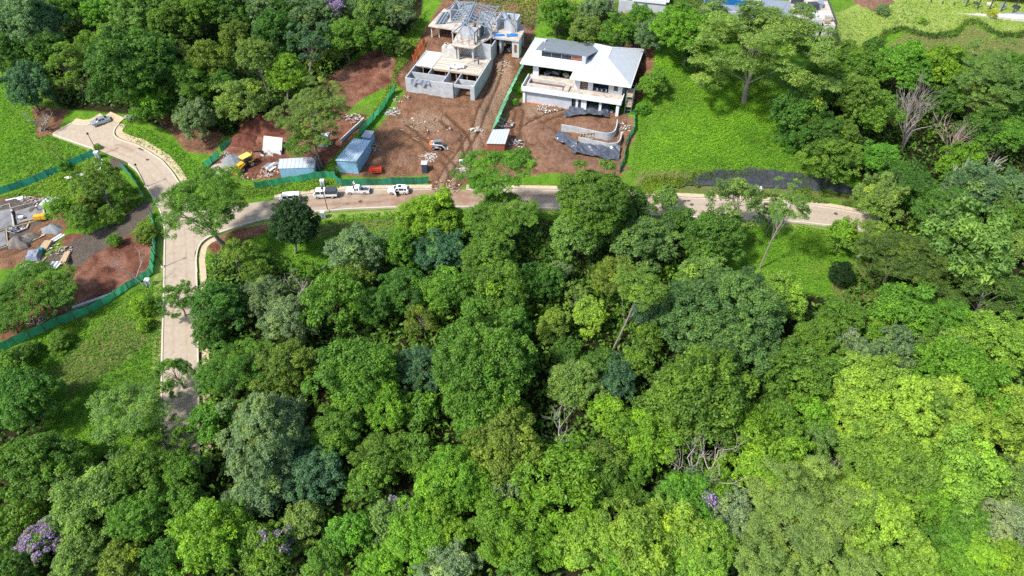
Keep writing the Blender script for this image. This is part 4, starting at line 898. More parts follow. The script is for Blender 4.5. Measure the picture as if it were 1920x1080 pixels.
# ------------------------------------------------------------ black lined bank on the right
W = np.linspace(33, 78, 90); V = []; F = []
for i, x in enumerate(W):
    yb = 121.6-0.00095*max(x-28, 0)**2*1.6
    for j in range(9):
        v = j/8; tp = (1.9+2.0*float(fbm(x, 3, 5, 3)))*float(sstep(36, 46, x)*(1-.75*sstep(64, 78, x)))+.35; y = yb+.1+(tp-.2)*v
        V.append((x, y, hz(x, y)+.34+.30*float(fbm(x*2.2, v*1.2, 1.0, 2))))
for i in range(89):
    for j in range(8): F.append((i*9+j, (i+1)*9+j, (i+1)*9+j+1, i*9+j+1))
o = MB().add(V, F).build('bank_lining', mat('black_geotextile', (.042, .048, .057), .7, var=.45, scale=1.6, bump=.5, bscale=4)); tag(o, 'black fabric lining on the steep bank above the far footpath', 'bank lining')

# ------------------------------------------------------------ buildings at the top edge
def top_house(label, px, py, rz, boxes, dz=0):
    p = G(px, py); t = thing('building', (p.x, p.y, p.z+dz), rz, label, 'building')
    for (n, m, x0, x1, y0, y1, z0, z1) in boxes: MB().lohi(x0, x1, y0, y1, z0, z1).build(n, m, t)
    return t
top_house('grey concrete building shell at the top edge left of the bright tree', 1185, 30, -.25, [('wall', GREYW, 0, 8, 0, .3, -1, 4.5), ('wall', GREYW, 8.02, 8.3, 0, 7, -1, 4.5), ('floor', WHITES, -.3, 9, .32, 8, 4.3, 4.5), ('parapet', WHITEW, -.4, 8.3, -.3, -.02, 4.0, 4.9), ('wall', GREYW, -4, -.1, 1.5, 1.8, -1, 3.2), ('floor', CONC2, 8.4, 14, 1, 8, 1.5, 1.8)])
pool = mat('blue_pool_tile', (.01, .13, .36), .3)
bb = top_house('long white building with a blue band behind the feathery tree', 1316, 44, -.17, [('wall', GREYW, 0, 22, 0, .3, -1, 3.6), ('terrace', GREYT, 0, 22, .32, 9, 3.2, 3.6), ('blue_wall', pool, 0, 10, 4.0, 4.2, 3.62, 5.2), ('roof', CONC2, 0, 14, 4.22, 9, 5.0, 5.2), ('floor', FLOORC, 22.05, 31.7, -.68, 11, 3.3, 3.6), ('wall', GREYW, 22.05, 29, -1.0, -.7, -2, 3.5), ('wall', CONC2, 29.02, 31.7, -3.2, -2.9, -2.5, 3.2), ('wall', STEELD, 31.75, 31.95, -3.2, 11, -2.5, 4.0), ('floor', FLOORC, 29.05, 31.7, -2.88, -.72, 2.9, 3.2)])
rr = random.Random(6)
for k, (x, y, s, m) in enumerate(((24, 5, (2.6, 1.6, 1.2), STEELD), (27, 4.8, (2.4, 1.8, 1.6), STEELD), (25, 2.8, (1.6, 1.0, .5), STEELD), (29.2, 7, (1.4, 2.4, 1.2), GREYT), (27.2, .6, (1.2, .9, .7), ROOFB), (29.8, 1.0, (1.8, 1.1, .6), ROOFB), (30.2, -.6, (1.6, 1.2, .9), TIMBG), (29.6, -2.4, (1.4, .5, .5), TIMB), (23.6, 8, (3, 1.2, 1.5), STEELD))):
    MB().box((x, y, 3.62+s[2]/2), s, rz=rr.uniform(-.4, .4)).build('stored_goods', m, bb)
tr = top_house('grey terrace building with a red roof at the top right corner', 1795, 12, -.23, [('terrace', CONC2, -22, 30, -3.2, 0, -2.0, -.6), ('floor', GREYT, -8, 30, .02, 8, -1.2, -.5), ('wall', STEELD, -8, 30, 8, 8.3, -.5, 3.5), ('roof', BRICK, 2, 30, 3.6, 9, 3.2, 3.6)])
for k in range(12): MB().lohi(-7+k*3, -6.75+k*3, .2, .45, -.5, 1.0+2.2*(k > 2)).build('post', STEELD, tr)
for k in range(9): MB().box((-5+k*3.4, 3, 0), (1.6, 1.2, .9), rz=k*.4).build('furniture', (STEELD, CONC2, GREYT)[k % 3], tr)
t = thing('blue_awning', G(1908, 158), 0, 'bright blue tarpaulin at the right edge among trees', 'tarp'); MB().slab([(-2, -2, 2.6), (6, -2, 2.6), (6, 3, 3.4), (-2, 3, 3.4)], .1).build('sheet', BLUET, t)
for x in (-1.8, 5.8):
    for y in (-1.8, 2.8): MB().tube([(x, y, -.3), (x, y, 3)], .06, 5).build('post', STEELD, t)
t = thing('hillside_terrace', G(1740, 150), -.1, 'bare stone terrace wall showing above the large dead tree', 'wall')
for k in range(9): MB().box((-6+k*1.6, .6*math.sin(k*2), .6+.3*math.sin(k*3)), (1.5, 1.0, 1.6), rz=.2*math.sin(k*5)).build('stone', mat('buff_stone', (.36, .27, .19), .9, var=.3), t)
mound('earth_heap', 'bare brown earth patch beyond the lawn at the top edge', 'earth heap', 1635, 2, 6, 4, .4, EARTH, 20)

# ------------------------------------------------------------ green netting fences
def netting(m):
    nt = m.node_tree; N = nt.nodes; p = N['Principled BSDF']; src = p.inputs['Base Color'].links[0].from_socket
    oi = N.new('ShaderNodeObjectInfo'); hs = N.new('ShaderNodeHueSaturation'); mr = N.new('ShaderNodeMapRange'); mr.inputs[3].default_value = .65; mr.inputs[4].default_value = 1.25
    nt.links.new(oi.outputs['Random'], mr.inputs[0]); nt.links.new(mr.outputs[0], hs.inputs['Value']); nt.links.new(src, hs.inputs['Color']); hs.inputs['Saturation'].default_value = .88; src = hs.outputs[0]; nt.links.new(src, p.inputs['Base Color'])
    tr = N.new('ShaderNodeBsdfTranslucent'); nt.links.new(src, tr.inputs[0]); ms = N.new('ShaderNodeMixShader'); ms.inputs[0].default_value = .45
    nt.links.new(p.outputs[0], ms.inputs[1]); nt.links.new(tr.outputs[0], ms.inputs[2]); nt.links.new(ms.outputs[0], N['Material Output'].inputs[0])
def fence(label, pts, h=1.8, m=NETG, bay=2.6, seed=0, name='netting_fence', tilt=0.0):
    W = [G(*p) for p in pts]; L = [0]
    for a, b in zip(W, W[1:]): L.append(L[-1]+(b-a).length)
    n = max(2, round(L[-1]/bay)); pos = []
    for k in range(n+1):
        s = L[-1]*k/n; i = min(max(j for j in range(len(L)) if L[j] <= s+1e-6), len(W)-2); q = W[i].lerp(W[i+1], (s-L[i])/(L[i+1]-L[i])); pos.append(Vector((q.x, q.y, hz(q.x, q.y))))
    o = pos[0].copy(); t = thing(name, o, 0, label, 'fence'); rr = random.Random(seed)
    lean = [Vector((tilt+rr.uniform(-.12, .12), rr.uniform(-.12, .12), h*rr.uniform(.94, 1.06))) for _ in pos]
    for k, p in enumerate(pos): q = p-o; MB().tube([q+Vector((0, 0, -.5)), q+lean[k]+Vector((0, 0, .08))], .085, 5).build('post', POSTM, t)
    for k in range(n):
        a, b = pos[k]-o, pos[k+1]-o; V = []; F = []; d = (b-a); nr = Vector((d.y, -d.x, 0)).normalized(); s1 = rr.uniform(.02, .10); ph = rr.uniform(0, 6)
        for i in range(9):
            u = i/8; lo = a.lerp(b, u); hi = (a+lean[k]).lerp(b+lean[k+1], u)-Vector((0, 0, s1*4*u*(1-u)*h))
            for j in range(5):
                v = j/4; p = lo.lerp(hi, v)+nr*(.10*math.sin(math.pi*u)*math.sin(u*9+ph+v*2)*(1-.4*v)+.06); V.append(p)
        for i in range(8):
            for j in range(4): F.append((i*5+j, (i+1)*5+j, (i+1)*5+j+1, i*5+j+1))
        MB().add(V, F).build('net_panel', m, t)
    return t
fence('teal netting fence across the grass left of the turning head', [(-30, 372), (0, 365), (60, 345), (111, 322), (155, 302), (178, 292)], 1.8, NETT, seed=1)
fence('narrow pale teal fence beside the upper curve of the road', [(226, 312), (240, 324), (258, 347), (272, 374)], 1.5, mat('pale_teal_net', (.02, .30, .24), .6), seed=2)
fence('long bright green fence wrapping the left site beside the straight road', [(286, 404), (292, 430), (292, 472), (286, 519), (242, 544), (200, 572), (167, 588), (108, 610), (64, 631), (28, 648), (0, 660), (-30, 668)], 1.9, NETG, seed=3)
fence('sagging green fence before the low blue shed', [(480, 354), (495, 352), (529, 347), (581, 338), (623, 331), (630, 336)], 2.0, NETG, seed=4)
fence('dark green fence behind the parked white vehicles', [(630, 326), (630, 350), (698, 348), (803, 344)], 2.0, mat('dark_green_net', (.02, .32, .17), .6, var=.2), seed=5)
fence('tall green fence slanting up from the blue shed', [(672, 256), (700, 226), (722, 198), (738, 172)], 2.4, NETG, seed=6, tilt=.6)
fence('long green fence between the two big houses', [(920, 246), (938, 201), (964, 147), (993, 87)], 2.3, mat('mid_green_net', (.14, .60, .30), .6, var=.2), seed=7, tilt=1.7)
fence('green fence down the right side of the white house yard', [(1190, 218), (1188, 252), (1173, 272), (1171, 304), (1161, 325)], 1.9, NETG, seed=8)
fence('short bright green fence panel by the rubble corner', [(384, 318), (396, 308), (411, 295)], 2.0, NETG, seed=9)
fence('single dark green fence panel above the rubble corner', [(415, 284), (435, 270)], 1.6, NETG, seed=10)

for _m in ('green_netting', 'teal_netting', 'pale_teal_net', 'dark_green_net', 'mid_green_net'): netting(MATS[_m])

# ------------------------------------------------------------ street lamps
LAMPM = mat('lamp_dark', (.03, .032, .035), .5, .4)
for (px, py, lb) in ((615, 395, 'dark street lamp standing below the white truck'), (186, 292, 'dark street lamp at the end of the teal fence'), (274, 350, 'dark street lamp beside the narrow teal fence'), (306, 501, 'dark street lamp beside the straight road and green fence')):
    p = G(px, py); t = thing('street_lamp', p, 0, lb, 'street lamp', 'street lamps along the road')
    MB().box((0, 0, .1), (.6, .6, .4)).build('base', KERB, t); MB().tube([(0, 0, .2), (-.05, 0, 3), (-.12, 0, 5.6)], [.10, .075, .06], 7).build('pole', LAMPM, t)
    MB().tube([(-.12, 0, 5.55), (-.12, 0, 5.7), (-.12, 0, 5.95), (-.12, 0, 6.02)], [.12, .26, .22, .08], 10).build('lamp_head', LAMPM, t)
# ------------------------------------------------------------ vehicles (front towards -x)
def wheel(t, x, y, r=.34, w=.22):
    s = 1 if y > 0 else -1
    ty = MB().tube([(0, -w/2, 0), (0, -w/2+.03, 0), (0, w/2-.03, 0), (0, w/2, 0)], [r*.9, r, r, r*.9], 16).build('wheel', TYRE, t, loc=(x, y, r))
    MB().tube([(0, s*(w/2-.02), 0), (0, s*(w/2+.015), 0)], r*.62, 10).build('rim', RIMM, ty)
def loft(st):
    mb = MB(); V = []; F = []
    for (x, zb, zl, zt, wl, wt) in st:
        V += [(x, -wl*.94, zb), (x, -wl, (zb+zl)/2), (x, -wl, zl), (x, -wt, zt), (x, wt, zt), (x, wl, zl), (x, wl, (zb+zl)/2), (x, wl*.94, zb)]
    n = 8
    for i in range(len(st)-1):
        for k in range(n): a = i*n+k; b = i*n+(k+1) % n; F.append((a, b, b+n, a+n))
    F += [tuple(reversed(range(n))), tuple(range((len(st)-1)*n, len(st)*n))]
    return mb.add(V, F)
def pane(t, st, i, j, side, m=GLASS, name='window', a=.10, b=.90, lo=.12, hi=.88, out=.012):
    A, B = st[i], st[j]
    if side == 0:     # windscreen / rear screen over the top faces
        def P(s, v, u): x = s[0]; return None
        pts = []
        for (u, v) in ((lo, a), (hi, a), (hi, b), (lo, b)):
            x = A[0]+(B[0]-A[0])*u; z = A[3]+(B[3]-A[3])*u; w = (A[5]+(B[5]-A[5])*u)*.94; pts.append((x-.004*(1 if B[3] > A[3] else -1), -w+2*w*v, z+out*1.6))
        MB().slab(pts, .01).build(name, m, t)
    else:
        pts = []
        for (u, v) in ((a, lo), (b, lo), (b, hi), (a, hi)):
            x = A[0]+(B[0]-A[0])*u; zl = A[2]+(B[2]-A[2])*u; zt = A[3]+(B[3]-A[3])*u; wl = A[4]+(B[4]-A[4])*u; wt = A[5]+(B[5]-A[5])*u
            pts.append((x, side*(wl+(wt-wl)*v+out), zl+(zt-zl)*v))
        q = [(p[0], p[1]-side*.012, p[2]) for p in pts]
        MB().add(pts+q, [(0, 1, 2, 3), (7, 6, 5, 4)]+[(k, (k+1) % 4, 4+(k+1) % 4, 4+k) for k in range(4)]).build(name, m, t)
def lights(t, st):
    f, r = st[0], st[-1]
    for s in (-1, 1):
        MB().box((f[0]+.12, s*f[4]*.80, f[2]-.06), (.2, .32, .16)).build('headlight', LAMPL, t)
        MB().box((r[0]-.06, s*r[4]*.88, r[2]-.12), (.14, .18, .3)).build('tail_light', TAIL, t)
    MB().box((f[0]+.02, 0, f[1]+.18), (.16, f[4]*1.7, .22)).build('bumper', STEELD, t); MB().box((r[0]-.02, 0, r[1]+.15), (.16, r[4]*1.7, .2)).build('bumper', STEELD, t)
def place_car(name, label, cat, px, py, rz, group=None):
    p = G(px, py); return thing(name, (p.x, p.y, hz(p.x, p.y)+.05), rz, label, cat, group)
def mirrors(t, x, w, z, m):
    for s in (-1, 1): MB().box((x, s*(w+.1), z), (.12, .2, .15)).build('mirror', m, t)
# sport utility vehicle with its door open
st = [(-2.3, .42, .72, .80, .74, .62), (-2.05, .30, .84, .96, .89, .78), (-1.1, .26, .96, 1.08, .92, .84), (-.35, .26, 1.02, 1.56, .92, .68), (.1, .26, 1.03, 1.66, .92, .68), (1.3, .26, 1.05, 1.64, .92, .67), (1.95, .30, 1.06, 1.50, .90, .64), (2.25, .42, 1.0, 1.08, .84, .70)]
t = place_car('parked_suv', 'white sport utility vehicle with its front door open', 'car', 748, 361, math.radians(-1), 'vehicles parked along the road')
loft(st).build('body', CARW, t); pane(t, st, 2, 3, 0, name='windscreen'); pane(t, st, 6, 7, 0, name='rear_window')
for s in (-1, 1): pane(t, st, 3, 4, s, a=-.4, b=.9); pane(t, st, 4, 5, s, a=.06, b=.95); pane(t, st, 5, 6, s, a=.04, b=.8)
MB().box((.35, 0, 1.68), (.7, .8, .02)).build('sunroof', GLASS, t); lights(t, st); mirrors(t, -.55, .92, 1.05, CARW)
for x in (-1.4, 1.35):
    for y in (-.82, .82): wheel(t, x, y, .36)
d_ = MB().box((.5, 0, .68), (1.0, .07, .75)).build('door', CARW, t, loc=(-.75, -.95, 0), rz=math.radians(-62)); MB().box((.5, 0, 1.28), (.85, .04, .42)).build('door_window', GLASS, d_)
MB().lohi(-.7, .25, -.935, -.925, .35, 1.0).build('door_opening', DARK, t)
# pickup
st = [(-2.55, .45, .70, .82, .76, .66), (-2.3, .32, .86, .96, .87, .80), (-1.15, .30, .98, 1.06, .88, .82), (-.5, .30, 1.02, 1.58, .88, .66), (-.1, .30, 1.02, 1.66, .88, .66), (.45, .30, 1.02, 1.62, .88, .66), (.52, .30, 1.0, 1.04, .88, .84)]
t = place_car('parked_pickup', 'white single cab pickup with an open dark load bed', 'pickup', 672, 361, math.radians(1), 'vehicles parked along the road')
loft(st).build('body', CARW, t); pane(t, st, 2, 3, 0, name='windscreen')
for s in (-1, 1): pane(t, st, 3, 5, s, a=-.15, b=.8)
bed = MB(); bed.lohi(.56, 2.55, -.88, -.80, .35, 1.05); bed.lohi(.56, 2.55, .80, .88, .35, 1.05); bed.lohi(2.47, 2.55, -.8, .8, .35, 1.05); bed.lohi(.56, .62, -.8, .8, .35, 1.1); bed.lohi(.62, 2.47, -.8, .8, .35, .55)
b = bed.build('load_bed', CARW, t); MB().lohi(.64, 2.45, -.78, .78, .56, .62).build('bed_liner', STEELD, b)
lights(t, st[:6]+[(2.57, .4, 1.0, 1.0, .86, .8)]); mirrors(t, -.7, .88, 1.05, CARW)
for x in (-1.6, 1.55):
    for y in (-.78, .78): wheel(t, x, y, .37)
# light truck with a tarp on the bed
st = [(-2.5, .40, 1.05, 1.12, .80, .76), (-2.42, .35, 1.12, 1.25, .84, .78), (-1.95, .35, 1.15, 1.92, .86, .74), (-.9, .35, 1.15, 1.96, .86, .74), (.05, .35, 1.15, 1.92, .86, .74)]
t = place_car('parked_truck', 'white double cab light truck with a dark tarp over its bed', 'truck', 612, 369, math.radians(3), 'vehicles parked along the road')
loft(st).build('cab', CARW, t); pane(t, st, 1, 2, 0, name='windscreen', lo=.1, hi=.92)
for s in (-1, 1): pane(t, st, 2, 3, s, a=.0, b=.92); pane(t, st, 3, 4, s, a=.06, b=.85)
MB().lohi(.1, 2.5, -.88, .88, .62, 1.15).build('load_bed', CARW, t)
V = [(.12, -.84, 1.16), (2.46, -.84, 1.16), (2.46, .84, 1.16), (.12, .84, 1.16), (.12, -.80, 1.95), (2.46, -.80, 1.9), (2.46, .80, 2.0), (.12, .80, 2.05)]
MB().add(V, [(0, 1, 5, 4), (1, 2, 6, 5), (2, 3, 7, 6), (3, 0, 4, 7), (4, 5, 6, 7)]).build('tarp', mat('truck_tarp', (.055, .065, .085), .55, var=.3), t)
MB().lohi(-2.3, 2.45, -.6, .6, .38, .6).build('chassis', STEELD, t); lights(t, st[:4]+[(2.5, .45, 1.1, 1.1, .85, .8)]); mirrors(t, -2.1, .86, 1.35, STEELD)
for x in (-1.65, 1.45):
    for y in (-.76, .76): wheel(t, x, y, .36)
# van half hidden by the dark tree
st = [(-2.2, .40, .95, 1.02, .78, .72), (-2.0, .32, 1.02, 1.15, .84, .78), (-1.5, .30, 1.10, 1.85, .86, .72), (-.4, .30, 1.10, 1.92, .86, .72), (.9, .30, 1.10, 1.92, .86, .72), (2.0, .32, 1.08, 1.86, .85, .70), (2.15, .4, 1.0, 1.2, .82, .74)]
t = place_car('parked_van', 'white van half hidden behind the dark round tree', 'van', 546, 377, math.radians(6), 'vehicles parked along the road')
loft(st).build('body', CARW, t); pane(t, st, 1, 2, 0, name='windscreen')
for s in (-1, 1):
    for i in (2, 3, 4): pane(t, st, i, i+1, s, a=.07, b=.93, lo=.2)
lights(t, st); mirrors(t, -1.6, .86, 1.2, CARW)
for x in (-1.4, 1.4):
    for y in (-.78, .78): wheel(t, x, y, .33)
# silver saloon at the turning head
st = [(-2.15, .40, .62, .68, .68, .58), (-1.95, .26, .72, .82, .82, .72), (-1.0, .24, .84, .92, .85, .76), (-.3, .24, .90, 1.36, .85, .60), (.2, .24, .90, 1.42, .85, .60), (.95, .24, .92, 1.36, .85, .60), (1.55, .24, .92, 1.02, .84, .70), (2.1, .36, .86, .94, .76, .64)]
t = place_car('silver_car', 'silver saloon car parked on the turning head', 'car', 191, 231, math.radians(34))
loft(st).build('body', CARS, t); pane(t, st, 2, 3, 0, name='windscreen'); pane(t, st, 5, 6, 0, name='rear_window')
for s in (-1, 1): pane(t, st, 3, 4, s, a=-.35, b=.92); pane(t, st, 4, 5, s, a=.06, b=.92); 
lights(t, st); mirrors(t, -.5, .85, .92, CARS)
for x in (-1.3, 1.3):
    for y in (-.74, .74): wheel(t, x, y, .31)
# yellow backhoe loader
p = G(464, 313); t = thing('backhoe_loader', p, math.radians(50), 'yellow backhoe loader on the red earth', 'digger')
MB().lohi(-1.6, 1.6, -.55, .55, .7, 1.2).build('chassis', STEELD, t)
MB().prism([(-2.2, -.5), (-.7, -.55), (-.7, .55), (-2.2, .5)], 1.0, [1.55, 1.75, 1.75, 1.55]).build('bonnet', YEL, t)
cb = MB(); 
for x in (-.6, 1.1):
    for y in (-.75, .75): cb.bar((x, y, 1.0), (x*.95, y*.95, 2.75), .1)
cb.build('cab_frame', STEELD, t); MB().lohi(-.5, 1.0, -.68, .68, 1.25, 2.6).build('cab_glass', GLASS, t)
MB().prism([(-.85, -.9), (1.3, -.9), (1.45, -.6), (1.45, .6), (1.3, .9), (-.85, .9), (-1, .6), (-1, -.6)], 2.76, 2.9).build('cab_roof', mat('roof_yellow', (.80, .50, .12), .5), t)
for y in (-.9, .9):
    wheel(t, -1.6, y, .5, .35); wheel(t, .8, y, .78, .45); MB().bar((-.4, y*.72, 1.5), (-2.8, y*.72, .5), .16, .26).build('loader_arm', YEL, t)
    MB().prism([(.2, y-.3), (1.5, y-.3), (1.5, y+.3), (.2, y+.3)], 1.55, 1.62).build('mudguard', YEL, t)
MB().add([(-2.7, -1.15, .1), (-2.7, 1.15, .1), (-3.5, 1.15, .05), (-3.5, -1.15, .05), (-2.6, -1.15, 1.0), (-2.6, 1.15, 1.0)], [(0, 1, 2, 3), (0, 4, 5, 1), (0, 3, 4), (1, 5, 2)]).build('bucket', YEL, t)
MB().bar((1.6, 0, 1.0), (2.1, 0, 2.9), .26, .34).build('boom', YEL, t); MB().bar((2.1, 0, 2.9), (4.1, -.2, 2.2), .2, .3).build('dipper', STEELD, t); MB().box((4.3, -.2, 1.8), (.5, .6, .7)).build('digging_bucket', STEELD, t)
for y in (-1.1, 1.1): MB().bar((1.6, y*.6, .8), (1.9, y, .05), .14).build('stabiliser', YEL, t)
# skid steer loader
p = G(820, 278); t = thing('skid_steer_loader', p, math.radians(185), 'white and orange skid steer loader in the brown yard', 'loader')
MB().lohi(-.3, 1.5, -.55, .55, .35, 1.25).build('body', WHITES, t); MB().lohi(1.0, 1.7, -.6, .6, .5, 1.5).build('engine_cover', ORANGE, t)
MB().lohi(-.9, .6, -.45, .45, .6, 1.9).build('cab', STEELD, t); MB().lohi(-1.0, .75, -.52, .52, 1.91, 2.03).build('cab_roof', mat('loader_roof', (.16, .20, .22), .5), t)
for y in (-.72, .72):
    MB().bar((1.4, y, 1.6), (-1.2, y, 1.1), .14, .2).build('loader_arm', WHITES, t); MB().bar((-1.2, y, 1.1), (-1.7, y, .4), .14, .2).build('loader_arm', WHITES, t)
    for x in (-.7, .9): wheel(t, x, y, .42, .3)
MB().add([(-1.7, -.95, .05), (-1.7, .95, .05), (-2.5, .95, .0), (-2.5, -.95, .0), (-1.65, -.95, .75), (-1.65, .95, .75)], [(0, 1, 2, 3), (0, 4, 5, 1), (0, 3, 4), (1, 5, 2)]).build('bucket', TIMBG, t)

# ------------------------------------------------------------ people
SKIN = mat('skin', (.32, .18, .12), .6, var=.05)
def skin_mesh(name, nodes, edges, rad, m, parent):
    me = bpy.data.meshes.new(name); me.from_pydata(nodes, edges, []); me.materials.append(m)
    o = obj(name, me, parent); md = o.modifiers.new('skin', 'SKIN'); md.use_smooth_shade = True
    for i, v in enumerate(me.skin_vertices[0].data): v.radius = (rad[i], rad[i]); v.use_root = (i == 0)
    o.modifiers.new('sub', 'SUBSURF').levels = 1; o.modifiers['sub'].render_levels = 1
    return o
def person(label, loc, rz, shirt, trousers, hat=None, lean=0.0, arms='down'):
    t = thing('person', loc, rz, label, 'person')
    L = lambda x, y, z: (x+max(0, z-.9)*math.tan(lean), y, z-max(0, z-.9)*abs(lean)*.25)
    ah = {'down': ((.02, .30, 1.15), (.06, .33, .88), (.10, .33, .78)), 'fwd': ((.18, .27, 1.18), (.42, .22, 1.05), (.52, .2, 1.02))}[arms]
    N = [L(0, 0, .95), L(0, 0, 1.2), L(0, 0, 1.42), L(.01, 0, 1.52), L(.02, 0, 1.62), L(.02, 0, 1.74)]; E = [(0, 1), (1, 2), (2, 3), (3, 4), (4, 5)]; R = [.13, .13, .13, .055, .095, .07]
    for s in (-1, 1):
        k = len(N); N += [(.0, s*.09, .88), (.04, s*.11, .5), (-.01, s*.12, .09), (.14, s*.13, .04)]; E += [(0, k), (k, k+1), (k+1, k+2), (k+2, k+3)]; R += [.095, .07, .05, .04]
        k = len(N); N += [L(0, s*.19, 1.40)]+[L(a[0], s*a[1], a[2]) for a in ah]; E += [(2, k), (k, k+1), (k+1, k+2), (k+2, k+3)]; R += [.065, .05, .04, .035]
    skin_mesh('body', N, E, R, SKIN, t)
    Ns = [N[1], N[0], N[2]]; Es = [(0, 1), (0, 2)]; Rs = [.16, .15, .155]
    for s in (0, 1):
        a = 10+8*s; k = len(Ns); Ns += [N[a], N[a+1]]; Es += [(2, k), (k, k+1)]; Rs += [.085, .07]
    skin_mesh('shirt', Ns, Es, Rs, shirt, t)
    Nt = [N[0]]; Et = []; Rt = [.155]
    for s in (0, 1):
        a = 6+8*s; k = len(Nt); Nt += [N[a], N[a+1], N[a+2]]; Et += [(0, k), (k, k+1), (k+1, k+2)]; Rt += [.115, .09, .07]
    skin_mesh('trousers', Nt, Et, Rt, trousers, t)
    h = Vector(N[5])
    MB().tube([h+Vector((0, 0, -.02)), h+Vector((0, 0, .03)), h+Vector((0, 0, .09)), h+Vector((0, 0, .12))], [.13, .12, .09, .03], 10).build('helmet' if hat else 'hair', hat or DARK, t)
    return t
ORV = mat('orange_vest', (.85, .17, .03), .7); DEN = mat('denim', (.035, .055, .11), .9); WSH = mat('white_shirt', (.70, .71, .72), .8); BSH = mat('blue_shirt', (.06, .17, .36), .8); GSH = mat('grey_shirt', (.16, .18, .22), .8)
HELO = mat('orange_helmet', (.85, .20, .04), .4); HELW = mat('white_helmet', (.8, .8, .8), .4)
def onplane(px, py, z): p = at(px, py, z); return (p.x, p.y, z)
person('worker in orange vest under the steel roof frame', onplane(891, 53, H1_Z+7.52), -1.2, ORV, DEN, HELO)
person('worker in an orange helmet on the timber deck', onplane(897.5, 121, H1_Z+3.66), 2.6, GSH, DEN, HELO, .3, 'fwd')
person('worker in blue standing on the white roof before the dormer', onplane(1021, 105, H2_Z+7.95), 1.2, BSH, mat('pale_trousers', (.35, .42, .5), .9), HELW)
pp = G(666, 353); person('person in white shirt and cap behind the pickup cab', (pp.x, pp.y, hz(pp.x, pp.y)+.14), -2.2, WSH, DEN, HELW, .1, 'fwd')
pp = G(27, 405); person('stooping worker in dark blue on the foundation slab', (pp.x, pp.y, pp.z+.15), -.5, BSH, DEN, WSH, .7, 'fwd')
pp = G(72, 395); person('stooping worker in pale shirt and white hat on the foundation', (pp.x, pp.y, pp.z+.15), .3, WSH, mat('khaki', (.25, .21, .15), .9), HELW, .6, 'fwd')
# ------------------------------------------------------------ trees
BARK = mat('bark', (.16, .125, .095), .9, var=.35, scale=5, bump=.4, bscale=9)
BARKP = mat('pale_bark', (.25, .22, .19), .9, var=.3, scale=5, bump=.3, bscale=9)
DEADW = mat('dead_wood', (.36, .32, .29), .9, var=.3, scale=4)
def rand_dirs(g, n, zmin=-1.0):
    z = g.uniform(zmin, 1, n); a = g.uniform(0, 2*np.pi, n); r = np.sqrt(1-z*z); return np.stack([r*np.cos(a), r*np.sin(a), z], 1)
def fib_dirs(g, n, zmin):
    k = np.arange(n)+.5; z = 1-(1-zmin)*k/n; a = k*2.39996+g.uniform(0, 6.28); r = np.sqrt(np.clip(1-z*z, 0, 1)); d = np.stack([r*np.cos(a), r*np.sin(a), z], 1)
    d += g.normal(0, .12, d.shape); return d/np.linalg.norm(d, axis=1, keepdims=True)
def crown_mesh(name, seed, R, vert, n_lobe, lobe, puff, leaf, dens, flat=.8, zmin=-.45, upb=.5, width=.55, gap=.0, pflat=.75, rough=.32):
    """crown of radius R: limbs carry lobes, lobes carry puffs, puffs carry leaf sprays"""
    g = np.random.RandomState(seed)
    d = fib_dirs(g, n_lobe, zmin); lr = lobe*g.uniform(.65, 1.35, n_lobe)
    k = g.normal(0, 2.2, (4, 3)); ph = g.uniform(0, 6.28, 4); form = 1+rough*sum(np.cos(d@k[q]+ph[q]) for q in range(4))/2
    lc = d*((R-lr*.9)*form)[:, None]*np.array([1, 1, vert])*g.uniform(.72, 1.08, (n_lobe, 1))
    m_ = max(3, n_lobe//4); lc = np.concatenate([lc, rand_dirs(g, m_, -.5)*R*.52*np.array([1, 1, vert])]); lr = np.concatenate([lr, lobe*g.uniform(1.0, 1.4, m_)])
    if gap: keep = g.rand(len(lc)) > gap; lc, lr = lc[keep], lr[keep]
    P, PR, PT = [], [], []
    for c, r in zip(lc, lr):
        n = max(6, int(3.3*(r/puff)**2)); q = rand_dirs(g, n, -.55)
        out = c/(np.linalg.norm(c)+1e-6); w = (q@out+.9*q[:, 2]) > -.35; q = q[w]
        P.append(c+q*r*np.array([1, 1, flat])*g.uniform(.70, 1.06, (len(q), 1))); PR.append(puff*g.uniform(.55, 1.25, len(q))); PT.append(np.full(len(q), g.normal(0, .13))+g.normal(0, .06, len(q)))
    P = np.concatenate(P); PR = np.concatenate(PR); PT = np.concatenate(PT)
    nl = np.maximum(8, (dens*PR**2)).astype(int); idx = np.repeat(np.arange(len(P)), nl); n = len(idx)
    q = rand_dirs(g, n, -.65); pos = P[idx]+q*PR[idx][:, None]*np.array([1, 1, pflat])*(g.uniform(.45, 1.08, (n, 1)))
    nr = q*.75+np.array([0, 0, upb])+g.normal(0, .42, (n, 3)); nr /= np.linalg.norm(nr, axis=1, keepdims=True)
    t = np.cross(nr, g.normal(0, 1, (n, 3))); t /= np.linalg.norm(t, axis=1, keepdims=True); b = np.cross(nr, t)
    ln = leaf*g.uniform(.55, 1.35, (n, 1)); wd_ = ln*width*g.uniform(.8, 1.2, (n, 1))
    V = np.stack([pos-t*ln*.5, pos+b*wd_*.5+nr*wd_*.12, pos+t*ln*.5-nr*ln*.12, pos-b*wd_*.5+nr*wd_*.12], 1).reshape(-1, 3)
    F = np.arange(4*n).reshape(-1, 4)
    tone = np.clip(.47+PT[idx]+g.normal(0, .10, n), 0, 1)
    me = grid_mesh(name, V, F, tone, LEAF)
    return me, lc, R, P
VAR = {}
def variant(key, k, *a, **kw): VAR.setdefault(key, []).append(crown_mesh('crown', 100*len(VAR)+7*k+3, *a, **kw))
for k in range(3): variant('C3', k, 7.5, .85, 46, 1.8, .60, .31, 190)                      # big clumped broadleaf
